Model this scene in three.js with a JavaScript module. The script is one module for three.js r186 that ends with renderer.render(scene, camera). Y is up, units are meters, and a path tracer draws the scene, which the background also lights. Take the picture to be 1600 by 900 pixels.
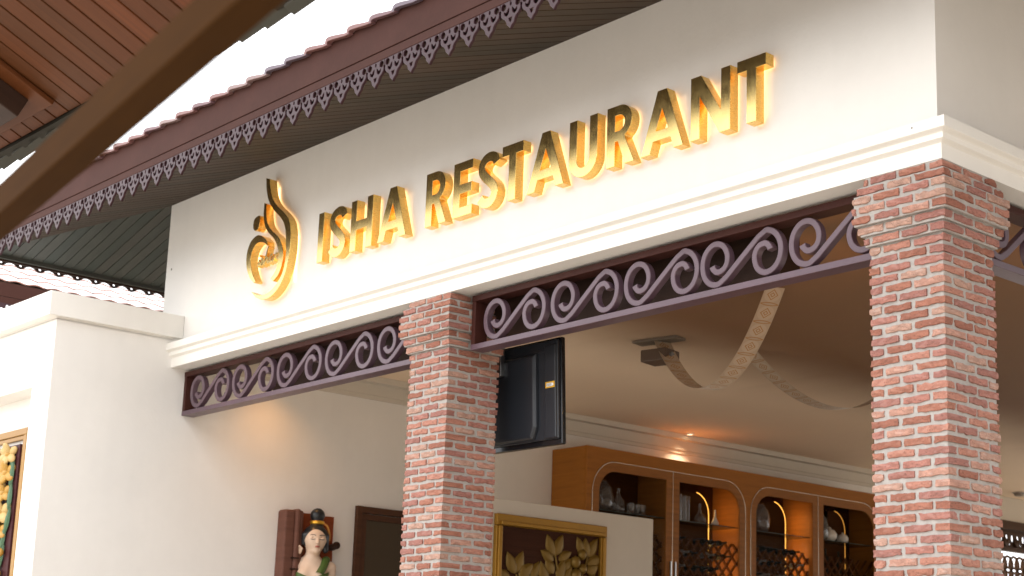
import * as THREE from 'three';
import { mergeGeometries as mergeRaw, mergeVertices } from 'three/addons/utils/BufferGeometryUtils.js';
import { MarchingCubes } from 'three/addons/objects/MarchingCubes.js';
import { RoundedBoxGeometry } from 'three/addons/geometries/RoundedBoxGeometry.js';
import { RectAreaLightUniformsLib } from 'three/addons/lights/RectAreaLightUniformsLib.js';

// ---------------------------------------------------------------- camera, sky, sun, exposure
RectAreaLightUniformsLib.init();
const scene = new THREE.Scene();
const camera = new THREE.PerspectiveCamera(20.58, 16 / 9, 0.1, 400);
camera.position.set(5.654, 1.6, 8.315);
camera.rotation.order = 'YXZ';
camera.rotation.set(THREE.MathUtils.degToRad(12.459), THREE.MathUtils.degToRad(46.766), THREE.MathUtils.degToRad(1.296));
camera.setViewOffset(1600, 900, -140, -101, 1600, 900);
camera.focus = 12.5;
camera.userData.fStop = 2.6;
scene.add(camera);

const SKY = 2.42;
{
  const w = 128, h = 64, d = new Float32Array(w * h * 4);
  for (let j = 0; j < h; j++) for (let i = 0; i < w; i++) {
    const el = ((j + 0.5) / h - 0.5) * Math.PI, s = Math.sin(el);
    const L = s > 0 ? SKY * (0.86 + 0.22 * s) : 0.35 * SKY;
    d.set([L * 0.985, L * 0.995, L * 1.02, 1], (j * w + i) * 4);
  }
  const sky = new THREE.DataTexture(d, w, h, THREE.RGBAFormat, THREE.FloatType);
  sky.mapping = THREE.EquirectangularReflectionMapping;
  sky.magFilter = sky.minFilter = THREE.LinearFilter;
  sky.needsUpdate = true;
  scene.background = sky;
  scene.environment = sky;
}
const sun = new THREE.DirectionalLight(0xfff6ec, 0.5);
sun.position.set(-9, 12.5, 24);
sun.target.position.set(-4, 4, 0);
sun.castShadow = true;
sun.shadow.radius = 55;
sun.shadow.mapSize.set(2048, 2048);
Object.assign(sun.shadow.camera, { left: -25, right: 25, top: 25, bottom: -25, near: 1, far: 90 });
scene.add(sun, sun.target);

const renderer = new THREE.WebGLRenderer({ antialias: true });
renderer.toneMapping = THREE.LinearToneMapping;
renderer.toneMappingExposure = 1.23;
renderer.shadowMap.enabled = true;

// ---------------------------------------------------------------- helpers
let seed = 7;
function rnd() { seed = (seed + 0x6d2b79f5) | 0; let t = Math.imul(seed ^ (seed >>> 15), 1 | seed); t = (t + Math.imul(t ^ (t >>> 7), 61 | t)) ^ t; return ((t ^ (t >>> 14)) >>> 0) / 4294967296; }
const rr = (a, b) => a + (b - a) * rnd();
function hash(x, y, z) { let h = Math.imul(x, 374761393) ^ Math.imul(y, 668265263) ^ Math.imul(z, 2147483647 - 58); h = Math.imul(h ^ (h >>> 13), 1274126177); return ((h ^ (h >>> 16)) >>> 0) / 4294967296; }
function noise(x, y, z = 0) {
  const xi = Math.floor(x), yi = Math.floor(y), zi = Math.floor(z), s = (t) => t * t * (3 - 2 * t), u = s(x - xi), v = s(y - yi), w = s(z - zi), L = THREE.MathUtils.lerp;
  const c = (a, b, k) => hash(xi + a, yi + b, zi + k);
  return L(L(L(c(0, 0, 0), c(1, 0, 0), u), L(c(0, 1, 0), c(1, 1, 0), u), v), L(L(c(0, 0, 1), c(1, 0, 1), u), L(c(0, 1, 1), c(1, 1, 1), u), v), w);
}
const fbm = (x, y, z, o = 4) => { let s = 0, a = 0.5, n = 0; for (let i = 0; i < o; i++) { s += a * noise(x, y, z + i * 17); n += a; a *= 0.5; x *= 2.03; y *= 2.03; } return s / n; };
function tex(w, h, fn, rep = 1, srgb = false) {
  const d = new Uint8Array(w * h * 4);
  for (let j = 0; j < h; j++) for (let i = 0; i < w; i++) { const c = fn(i / w, j / h); for (let k = 0; k < 3; k++) d[(j * w + i) * 4 + k] = 255 * THREE.MathUtils.clamp(Array.isArray(c) ? c[k] : c, 0, 1); d[(j * w + i) * 4 + 3] = 255; }
  const t = new THREE.DataTexture(d, w, h);
  t.wrapS = t.wrapT = THREE.RepeatWrapping; t.magFilter = THREE.LinearFilter; t.minFilter = THREE.LinearMipmapLinearFilter; t.generateMipmaps = true;
  t.repeat.set(...(Array.isArray(rep) ? rep : [rep, rep])); if (srgb) t.colorSpace = THREE.SRGBColorSpace; t.needsUpdate = true; return t;
}
// tileable noise: blend across the edge
const tileN = (u, v, f, z, fv = f) => { const n = (a, b) => fbm(a * f, b * fv, z); const m = THREE.MathUtils.smoothstep(u, 0.8, 1), k = THREE.MathUtils.smoothstep(v, 0.8, 1), L = THREE.MathUtils.lerp; return L(L(n(u, v), n(u - 1, v), m), L(n(u, v - 1), n(u - 1, v - 1), m), k); };
const M = (o, physical = false) => { const c = o.color; delete o.color; const m = physical ? new THREE.MeshPhysicalMaterial(o) : new THREE.MeshStandardMaterial(o); if (Array.isArray(c)) m.color.setRGB(...c); else if (c !== undefined) m.color.set(c); return m; };

const mergeGeometries = (list) => mergeRaw(list.map((g) => { const q = g.index ? g.toNonIndexed() : g.clone(); for (const k of Object.keys(q.attributes)) if (!['position', 'normal', 'uv'].includes(k)) q.deleteAttribute(k); q.clearGroups(); return q; }));
const used = new Map();
function numbered(name) { const n = used.get(name) ?? 0; used.set(name, n + 1); return n ? `${name}_${String(n).padStart(3, '0')}` : name; }
function tag(o, label, category, group, kind) { if (label) o.userData.label = label; if (category) o.userData.category = category; if (group) o.userData.group = group; if (kind) o.userData.kind = kind; return o; }
function thing(name, label, category, pos = [0, 0, 0], turn = 0, group, kind) { const g = new THREE.Group(); g.name = numbered(name); g.position.set(...pos); g.rotation.y = turn; scene.add(g); return tag(g, label, category, group, kind); }
function part(parent, name, geo, mat, pos, rot) { const m = new THREE.Mesh(geo, mat); m.name = name; m.castShadow = m.receiveShadow = true; if (pos) m.position.set(...pos); if (rot) m.rotation.set(...rot); (parent ?? scene).add(m); return m; }
function single(name, label, category, geo, mat, pos, group, kind) { const m = part(null, numbered(name), geo, mat, pos); return tag(m, label, category, group, kind); }
// box from min to max, uv in metres
function uvMetres(g, s = 1) {
  const p = g.attributes.position, n = g.attributes.normal, uv = new Float32Array(p.count * 2);
  for (let i = 0; i < p.count; i++) { const ax = Math.abs(n.getX(i)), ay = Math.abs(n.getY(i)), az = Math.abs(n.getZ(i)); const [u, v] = ay > ax && ay > az ? [p.getX(i), p.getZ(i)] : ax > az ? [p.getZ(i), p.getY(i)] : [p.getX(i), p.getY(i)]; uv[i * 2] = u * s; uv[i * 2 + 1] = v * s; }
  g.setAttribute('uv', new THREE.BufferAttribute(uv, 2)); return g;
}
function bx(x0, y0, z0, x1, y1, z1) { const g = new THREE.BoxGeometry(x1 - x0, y1 - y0, z1 - z0); g.translate((x0 + x1) / 2, (y0 + y1) / 2, (z0 + z1) / 2); return uvMetres(g); }
function rbx(x0, y0, z0, x1, y1, z1, r = 0.006, s = 2) { const g = new RoundedBoxGeometry(x1 - x0, y1 - y0, z1 - z0, s, r); g.translate((x0 + x1) / 2, (y0 + y1) / 2, (z0 + z1) / 2); return uvMetres(g); }
const V2 = (a) => a.map(([x, y]) => new THREE.Vector2(x, y));
const shapeOf = (pts, holes = []) => { const s = new THREE.Shape(V2(pts)); for (const h of holes) s.holes.push(new THREE.Path(V2(h))); return s; };
const circ = (x, y, r, n = 14, ry = r) => Array.from({ length: n }, (_, i) => [x + r * Math.cos((-i / n) * 2 * Math.PI), y + ry * Math.sin((-i / n) * 2 * Math.PI)]);
const arc = (x, y, r, a0, a1, n = 10, ry = r) => Array.from({ length: n + 1 }, (_, i) => { const a = ((a0 + ((a1 - a0) * i) / n) * Math.PI) / 180; return [x + r * Math.cos(a), y + ry * Math.sin(a)]; });
function ext(shape, depth, bevel = 0.003, seg = 1, curve = 12) { return new THREE.ExtrudeGeometry(shape, { depth: depth - 2 * bevel, bevelEnabled: bevel > 0, bevelSize: bevel, bevelThickness: bevel, bevelOffset: -bevel, bevelSegments: seg, curveSegments: curve }).translate(0, 0, bevel); }
function offsetPath(pts, halfW) { // polyline to closed outline; halfW number or fn(t)
  const L = [], R = [], n = pts.length, hw = typeof halfW === 'function' ? halfW : () => halfW;
  for (let i = 0; i < n; i++) { const a = pts[Math.max(0, i - 1)], b = pts[Math.min(n - 1, i + 1)], dx = b[0] - a[0], dy = b[1] - a[1], l = Math.hypot(dx, dy), h = hw(i / (n - 1)); L.push([pts[i][0] - (dy / l) * h, pts[i][1] + (dx / l) * h]); R.push([pts[i][0] + (dy / l) * h, pts[i][1] - (dx / l) * h]); }
  return L.concat(R.reverse());
}
const spline = (pts, n, closed = false) => new THREE.CatmullRomCurve3(pts.map(([x, y]) => new THREE.Vector3(x, y, 0)), closed, 'centripetal').getPoints(n).map((p) => [p.x, p.y]);
const tube = (pts, r, n = 24, k = 6) => new THREE.TubeGeometry(new THREE.CatmullRomCurve3(pts.map((p) => new THREE.Vector3(...p))), n, r, k);

const XL = -10.12; // the left wall of the dining room
// ---------------------------------------------------------------- materials
const plasterBump = tex(512, 512, (u, v) => 0.6 * tileN(u, v, 24, 3) + 0.4 * tileN(u, v, 90, 5), 0.5);
const plasterMap = tex(512, 512, (u, v) => { const n = tileN(u, v, 5, 9), k = tileN(u, v, 30, 2); const s = 0.93 + 0.06 * n - 0.025 * k + 0.03 * (tileN(u, v, 26, 15, 2) - 0.5); return [s, s * 0.995, s * 0.985]; }, 0.37);
const plaster = M({ color: [0.83, 0.81, 0.775], roughness: 0.82, map: plasterMap, bumpMap: plasterBump, bumpScale: 0.0016 });
const trimPaint = M({ color: [0.85, 0.83, 0.785], roughness: 0.6, map: plasterMap, bumpMap: plasterBump, bumpScale: 0.0006 });
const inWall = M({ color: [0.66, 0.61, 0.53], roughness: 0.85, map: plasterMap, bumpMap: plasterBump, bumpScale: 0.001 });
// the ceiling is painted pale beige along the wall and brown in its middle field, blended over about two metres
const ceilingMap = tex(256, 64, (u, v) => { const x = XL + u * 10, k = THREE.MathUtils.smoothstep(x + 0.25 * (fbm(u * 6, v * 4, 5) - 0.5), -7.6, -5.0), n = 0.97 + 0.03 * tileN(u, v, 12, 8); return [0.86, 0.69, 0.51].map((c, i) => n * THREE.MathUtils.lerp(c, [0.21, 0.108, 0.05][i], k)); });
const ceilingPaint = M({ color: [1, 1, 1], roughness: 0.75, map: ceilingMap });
const grainTex = (z, ring) => tex(512, 128, (u, v) => { const w = tileN(u, v, 3, z) * 0.5; const g = tileN(u * 1, v, 3, z + 4, ring), f = tileN(u, v, 8, z + 8, ring * 4); return 0.55 + 0.45 * (0.6 * g + 0.4 * f) - 0.1 * w; }, [0.8, 3]);
const grain = grainTex(1, 14), grain2 = grainTex(5, 9);
const wood = (c, r, g = grain, b = 0.0008, sp = 0.35) => M({ color: c, roughness: r, map: g, bumpMap: g, bumpScale: b, specularIntensity: sp }, true);
const woodSet = (c, n, r, spread = 0.22) => Array.from({ length: n }, (_, i) => { const k = 1 + spread * (hash(i, 3, 7) * 2 - 1), q = 1 + 0.12 * (hash(i, 9, 2) * 2 - 1); return wood([c[0] * k * q, c[1] * k, c[2] * k], r, i % 2 ? grain : grain2); });
const redPlank = woodSet([0.125, 0.036, 0.0095], 6, 0.55);
const greyPlank = woodSet([0.05, 0.031, 0.018], 6, 0.6);
const greenPlank = woodSet([0.058, 0.059, 0.048], 5, 0.45, 0.15);
const beamWood = wood([0.055, 0.021, 0.0025], 0.8, grain2, 0.0008, 0.1);
const darkWood = wood([0.045, 0.022, 0.014], 0.5);
const paintWear = tex(256, 256, (u, v) => 0.78 + 0.22 * tileN(u, v, 6, 11) + 0.1 * (tileN(u, v, 40, 13) - 0.5), 0.9);
const fasciaPaint = M({ color: [0.066, 0.027, 0.0205], roughness: 0.6, map: paintWear, bumpMap: plasterBump, bumpScale: 0.001, specularIntensity: 0.15 }, true);
const lacePaint = M({ color: [0.05, 0.021, 0.025], roughness: 0.3, map: paintWear, specularIntensity: 0.45 }, true);
const framePaint = M({ color: [0.115, 0.068, 0.088], roughness: 0.34, map: paintWear, bumpMap: plasterBump, bumpScale: 0.0006 });
const framePaintDark = M({ color: [0.055, 0.016, 0.012], roughness: 0.55, map: paintWear, specularIntensity: 0.4 }, true);
const brushed = tex(256, 256, (u, v) => 0.2 + 0.2 * tileN(u, v, 60, 21, 3) + 0.16 * tileN(u, v, 4, 23), [4, 4]);
const brass = M({ color: [0.74, 0.53, 0.2], metalness: 1, roughness: 0.48, roughnessMap: brushed, bumpMap: brushed, bumpScale: 0.00008 });
const brassSide = M({ color: [0.86, 0.56, 0.16], metalness: 1, roughness: 0.75, roughnessMap: brushed });
const ledWarm = (k) => M({ color: 0x000000, emissive: 0xffc886, emissiveIntensity: k });
const goldPaint = M({ color: [0.36, 0.185, 0.018], metalness: 0.45, roughness: 0.38, map: paintWear });
const goldRelief = M({ color: [0.21, 0.125, 0.018], metalness: 0.4, roughness: 0.42, map: paintWear });
const mortar = M({ color: [0.43, 0.40, 0.37], roughness: 0.95, map: tex(256, 256, (u, v) => 0.75 + 0.25 * tileN(u, v, 20, 31), 3), bumpMap: plasterBump, bumpScale: 0.003 });
const brickMaps = [41, 47, 53].map((z) => tex(256, 128, (u, v) => { const n = tileN(u, v, 6, z, 4), f = tileN(u, v, 34, z + 1, 20), e = THREE.MathUtils.smoothstep(tileN(u, v, 5, z + 2, 4), 0.52, 0.74) * 0.6; const s = 0.5 + 0.5 * n + 0.4 * (f - 0.5), d = f < 0.27 ? 0.5 : 1; return [s * d * (1 - e) + e * 0.98, s * 0.97 * d * (1 - e) + e * 1.15, s * 0.95 * d * (1 - e) + e * 1.3]; }, 1));
const brickBump = tex(256, 128, (u, v) => { const f = tileN(u, v, 30, 61, 18); return 0.6 * tileN(u, v, 9, 63, 6) + 0.4 * (f < 0.3 ? f : 0.55); }, 1);
const brickTones = [[0.47, 0.215, 0.155], [0.40, 0.168, 0.112], [0.52, 0.285, 0.215], [0.335, 0.133, 0.088], [0.43, 0.19, 0.148], [0.50, 0.305, 0.235], [0.36, 0.16, 0.128]];
const brickMats = brickTones.map((c, i) => M({ color: c, roughness: 0.88, map: brickMaps[i % 3], bumpMap: brickBump, bumpScale: 0.006 }));
const blackPlastic = M({ color: [0.018, 0.021, 0.027], roughness: 0.3 });
const blackGloss = M({ color: [0.01, 0.01, 0.012], roughness: 0.15 });
const cabWood = wood([0.42, 0.155, 0.022], 0.55);
const cabDoor = wood([0.36, 0.14, 0.03], 0.5, grain2);
const cabDark = wood([0.075, 0.025, 0.005], 0.8, grain, 0.0008, 0.1);
const glassPane = M({ color: 0xffffff, roughness: 0.02, transmission: 1, thickness: 0, ior: 1.2, specularIntensity: 0.1 }, true);
const glassSolid = M({ color: [0.93, 0.94, 0.95], roughness: 0.04, transmission: 0.97, thickness: 0, ior: 1.35 }, true);
const steel = M({ color: [0.5, 0.5, 0.5], metalness: 1, roughness: 0.3 });

// ---------------------------------------------------------------- setting: ground, floor
const paving = M({ color: [0.68, 0.605, 0.51], roughness: 0.9, map: tex(256, 256, (u, v) => 0.8 + 0.2 * tileN(u, v, 12, 71), 0.4) });
single('ground', 'pale paved ground around the restaurant', 'ground', bx(-150, -0.3, -150, 150, 0, 150), paving, null, null, 'structure');
single('terrace_floor', 'raised tiled floor of the open dining room', 'floor', bx(-10.12, 0.002, -22, 0.4, 1.0, 0.35), M({ color: [0.46, 0.38, 0.29], roughness: 0.4, map: paintWear }), null, null, 'structure');

// ---------------------------------------------------------------- restaurant building
{
  const b = thing('restaurant_building', 'white plastered restaurant building with moulded cornice above open brick-pillared dining room', 'building');
  part(b, 'facade_wall', bx(-10.57, 5.3, -0.3, -0.07, 7.14, -0.07), plaster);
  part(b, 'side_wall', bx(-0.3, 5.3, -14, -0.072, 7.14, -0.302), plaster);
  for (const [x, y, r] of [[-10.45, 6.32, 0.012], [-0.16, 5.342, 0.006]]) part(b, 'wall_mark', new THREE.CylinderGeometry(r, r, 0.004, 10).rotateX(Math.PI / 2), M({ color: [0.12, 0.09, 0.07], roughness: 0.9 }), [x, y, y > 5.5 ? -0.0695 : 0.092]);
  // cornice: profile swept along the front, mitred at the corner, and back along the side
  const prof = [[-0.35, 5.115], [0.012, 5.115], [0.012, 5.222], [0.022, 5.228], [0.048, 5.24], [0.05, 5.243], [0.05, 5.28], [0.056, 5.284], [0.088, 5.296], [0.092, 5.3], [0.092, 5.372], [0.088, 5.376], [-0.07, 5.382]];
  const pos = [], idx = [], uv = [];
  for (let k = 0; k + 1 < prof.length; k++) {
    const at = (i, s) => { const [o, y] = prof[k + s]; return i === 0 ? [XL, y, o] : i === 1 ? [o, y, o] : [o, y, -14]; };
    for (const [i, j] of [[0, 1], [1, 2]]) { const s = pos.length / 3; for (const p of [at(i, 0), at(j, 0), at(j, 1), at(i, 1)]) { pos.push(...p); uv.push(p[0] - p[2], p[1] + p[2] * 0.3); } idx.push(s, s + 1, s + 2, s, s + 2, s + 3); }
  }
  const g = new THREE.BufferGeometry(); g.setAttribute('position', new THREE.Float32BufferAttribute(pos, 3)); g.setAttribute('uv', new THREE.Float32BufferAttribute(uv, 2)); g.setIndex(idx); g.computeVertexNormals();
  part(b, 'cornice', g, trimPaint);
  part(b, 'cornice_core', bx(XL, 5.13, -0.345, -0.35, 5.29, -0.302), trimPaint);
  // dining room
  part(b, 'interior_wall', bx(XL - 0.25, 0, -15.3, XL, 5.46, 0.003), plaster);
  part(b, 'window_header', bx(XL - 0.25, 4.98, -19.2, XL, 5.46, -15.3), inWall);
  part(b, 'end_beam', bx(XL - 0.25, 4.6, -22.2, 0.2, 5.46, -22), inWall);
  const cg = bx(XL, 5.41, -22, -0.32, 5.5, -0.36); { const p = cg.attributes.position, u = cg.attributes.uv; for (let i = 0; i < u.count; i++) u.setXY(i, (p.getX(i) - XL) / 10, p.getZ(i) / 3); }
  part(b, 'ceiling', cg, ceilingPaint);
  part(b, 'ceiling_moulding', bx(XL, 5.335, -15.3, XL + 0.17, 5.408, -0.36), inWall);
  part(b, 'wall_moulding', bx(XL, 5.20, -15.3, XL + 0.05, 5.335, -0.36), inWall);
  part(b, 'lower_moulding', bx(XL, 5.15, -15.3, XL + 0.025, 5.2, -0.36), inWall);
  part(b, 'ceiling_beam', bx(-8.75, 4.74, -0.68, -1.75, 5.408, -0.46), darkWood);
  part(b, 'ceiling_batten', bx(-8.6, 5.33, -1.1, -2.1, 5.408, -0.98), redPlank[1]);
}

// plain neighbour across the courtyard on the right, out of the picture
{
  const n = thing('courtyard_building', 'plain tan plastered building across the courtyard to the right', 'building');
  const tan = M({ color: [0.40, 0.33, 0.25], roughness: 0.9, map: plasterMap });
  part(n, 'wall', bx(10, 0, -26, 16, 8.2, 4), tan);
  part(n, 'roof', bx(9.2, 8.2, -26.6, 16.6, 8.45, 4.6), M({ color: [0.16, 0.09, 0.07], roughness: 0.8 }));
}
// ---------------------------------------------------------------- annex on the left with niche
{
  const a = thing('annex_wall', 'white plastered annex wall with flat cap and niche left of the restaurant front', 'wall');
  const s = shapeOf([[-14.5, 0.0], [XL, 0.0], [XL, 5.43], [-14.5, 5.43]], [[[-12.9, 1.2], [-12.9, 4.748], [-10.563, 4.748], [-10.563, 1.2]]]);
  part(a, 'wall', uvMetres(new THREE.ExtrudeGeometry(s, { depth: 0.26, bevelEnabled: false }).translate(0, 0, 1.103)), plaster);
  part(a, 'wall_core', bx(-14.5, 0, 0.003, XL, 5.43, 1.103), plaster);
  part(a, 'cap', rbx(-14.6, 5.446, -0.068, -10.05, 5.703, 1.48, 0.006), trimPaint);
  part(a, 'cap_bed', bx(-14.5, 5.425, 0.003, XL, 5.45, 1.363), plaster);
}

// ---------------------------------------------------------------- brick pillars
function brickGeo(w, h, d, s) {
  const nx = Math.max(3, Math.round(w / 0.036)), g = new THREE.BoxGeometry(w, h, d, nx, 2, 2), p = g.attributes.position, v = new THREE.Vector3();
  for (let i = 0; i < p.count; i++) {
    v.fromBufferAttribute(p, i);
    const ex = Math.abs(v.x) > w / 2 - 1e-4, ey = Math.abs(v.y) > h / 2 - 1e-4, ez = Math.abs(v.z) > d / 2 - 1e-4, n = ex + ey + ez, sx = Math.sign(v.x), sy = Math.sign(v.y), sz = Math.sign(v.z);
    const q = (k, f) => noise(v.x * f + s * 13.7 + 50, v.y * f + k * 9.1 + 50, v.z * f + s * 3.3 + 50);
    const r = n >= 2 ? 0.0035 + 0.013 * Math.max(0, q(1, 55) - 0.35) : 0;
    if (ex) v.x -= sx * r; if (ey) v.y -= sy * r; if (ez) v.z -= sz * r;
    v.x += (q(2, 30) - 0.5) * 0.006; v.y += (q(3, 38) - 0.5) * (ey ? (v.y < 0 ? 0.017 : 0.011) : 0.003); v.z += (q(4, 34) - 0.5) * 0.009;
    p.setXYZ(i, v.x, v.y, v.z);
  }
  g.computeVertexNormals();
  const uv = g.attributes.uv, u0 = hash(s, 1, 1), v0 = hash(s, 2, 1);
  for (let i = 0; i < uv.count; i++) uv.setXY(i, uv.getX(i) * Math.max(0.3, w / 0.25) + u0, uv.getY(i) * 0.5 + v0);
  return g;
}
const brickCache = new Map();
function brick(w, d, h = 0.0535) { const key = `${Math.round(w * 100)}|${Math.round(d * 100)}`, k = Math.floor(rnd() * 5); const id = key + '|' + k; if (!brickCache.has(id)) brickCache.set(id, brickGeo(w, h, d, brickCache.size + 1)); return brickCache.get(id); }
function pillar(label, cx, W, yTop, yBottom) {
  const t = thing('brick_pillar', label, 'pillar', [cx, 0, 0], 0, 'brick pillars of the dining room front');
  const C = 0.0694, steps = [0.024, 0.055, 0.08, 0.08, 0.08, 0.05, 0.028], hidden = [], joint = 0.021, rec = 0.016;
  const n = Math.round((yTop - yBottom) / C);
  // mortar core, stepped with the courses
  const cores = [bx(-W + rec, yBottom, -W + rec, -rec, yTop - 7 * C, -rec)];
  steps.forEach((o, i) => cores.push(bx(-W - o + rec, yTop - (i + 1) * C + 0.0004, -W - o + rec, o - rec, yTop - i * C, o - rec)));
  part(t, 'mortar', mergeGeometries(cores), mortar);
  const put = (x, y, z, w, d, show = true, turn = 0) => {
    const g = brick(turn ? d : w, turn ? w : d), m = brickMats[Math.floor(rnd() * brickMats.length)], ps = [x + rr(-0.003, 0.003), y + rr(-0.003, 0.003), z + rr(-0.003, 0.003)], ro = [rr(-0.012, 0.012), turn + rr(-0.012, 0.012), rr(-0.015, 0.015)];
    if (show) part(t, 'brick', g, m, ps, ro); else { const c = g.clone(); c.applyMatrix4(new THREE.Matrix4().compose(new THREE.Vector3(...ps), new THREE.Quaternion().setFromEuler(new THREE.Euler(...ro)), new THREE.Vector3(1, 1, 1))); hidden.push(c); }
  };
  for (let i = 0; i < n; i++) {
    const o = steps[i] ?? 0, y = yTop - (i + 0.5) * C, A = i % 2 === 0, S = W + 2 * o, visible = y > 2.2;
    const fx = A ? 0.115 : 0.24, sz = A ? 0.235 : 0.10; // corner brick extents along front and side
    put(o - fx / 2, y, o - sz / 2, fx, sz, visible);
    // front face, leftwards
    let x = o - fx - joint, left = -W - o; const D = 0.075;
    while (x - left > 0.03) { let w = Math.min(0.213 + rr(-0.012, 0.012), x - left); if (x - left - w < 0.06) w = x - left; put(x - w / 2, y, o - D / 2, w, D, visible); x -= w + joint; }
    // right face, backwards
    let z = o - sz - joint, back = -W - o;
    while (z - back > 0.03) { let w = Math.min(0.217 + rr(-0.012, 0.012), z - back); if (z - back - w < 0.06) w = z - back; put(o - D / 2, y, z - w / 2, D, w, visible, Math.PI / 2); z -= w + joint; }
    // left and back faces
    for (let q = 0; q < 2; q++) { put(-W - o + D / 2, y, -W * (0.36 + 0.36 * q) + 0.02, D, 0.2, false, Math.PI / 2); put(-W * (0.3 + 0.36 * q), y, -W - o + D / 2, 0.2, D, false); }
  }
  const h = part(t, 'rear_bricks', mergeGeometries(hidden), brickMats[0]); h.userData.kind = 'stuff';
  return t;
}
pillar('nearest red brick pillar under the corner of the white building, below the word RESTAURANT', 0, 0.6, 5.115, 1.0);
pillar('slimmer looking red brick pillar between the two scroll frames, beside the black television', -5.143, 0.58, 5.115, 1.0);

// ---------------------------------------------------------------- scroll frames
function scrollGeo(dx, depth) {
  // one S scroll: rings centred at (0,0) and (dx,0)
  const a = 0.143, bR = 0.163, half = [], key = [[-170, 0.3], [-120, 0.33], [-60, 0.47], [0, 0.75], [60, 0.9], [100, 0.96], [150, 1], [285, 1]];
  for (let i = 0; i <= 40; i++) { const ang = -165 + 450 * (i / 40); let k = 0; while (k < key.length - 2 && ang > key[k + 1][0]) k++; const r = THREE.MathUtils.lerp(key[k][1], key[k + 1][1], (ang - key[k][0]) / (key[k + 1][0] - key[k][0])), q = (ang * Math.PI) / 180; half.push([a * r * Math.cos(q), bR * r * Math.sin(q)]); }
  // inner hook, bottom, right, top, left, bottom, then the diagonal up to the mirrored half
  const pts = half.concat(half.map(([x, y]) => [dx - x, -y]).reverse());
  const s = spline(pts.filter((_, i) => i % 2 === 0 || i === pts.length - 1), 130);
  const o = offsetPath(s, (t) => 0.0235 + 0.005 * Math.exp(-((t / 0.03) ** 2)) + 0.004 * Math.exp(-(((1 - t) / 0.03) ** 2)));
  return ext(shapeOf(o), depth, 0.004);
}
const scroll = scrollGeo(0.485, 0.062);
function scrollFrame(label, len, starts, pos, turn, y0 = 4.598, y1 = 5.09) {
  const t = thing('scroll_frame', label, 'scroll frame', pos, turn, 'purple brown scroll frames under the cornice');
  const D = 0.145; // local x along the opening, front at z = 0
  part(t, 'bottom_bar', rbx(0, y0, -D, len, y0 + 0.05, 0, 0.004), framePaint);
  part(t, 'top_bar', rbx(0, y1 - 0.055, -D, len, y1, 0, 0.004), framePaintDark);
  part(t, 'end_post', rbx(0.001, y0 + 0.05, -D + 0.002, 0.05, y1 - 0.055, -0.003, 0.004), framePaintDark);
  part(t, 'end_post', rbx(len - 0.05, y0 + 0.05, -D + 0.002, len - 0.001, y1 - 0.055, -0.003, 0.004), framePaintDark);
  for (const s of starts) part(t, 'scroll', scroll, framePaint, [s, (y0 + y1) / 2 - 0.003, -0.07]);
  return t;
}
scrollFrame('purple brown scroll frame left of the middle brick pillar, against the white wall', 4.42, [0.31, 1.19, 2.065, 2.94, 3.815], [XL, 0, -0.16], 0);
scrollFrame('long purple brown scroll frame between the two brick pillars, above the television', 4.42, [0.325, 1.205, 2.08, 2.91, 3.78], [-5.045, 0, -0.16], 0);
scrollFrame('dark scroll frame on the right side, just behind the nearest pillar', 4.6, [0.3, 1.17, 2.05, 2.92, 3.79], [-0.16, 0, -0.62], Math.PI / 2);

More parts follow.
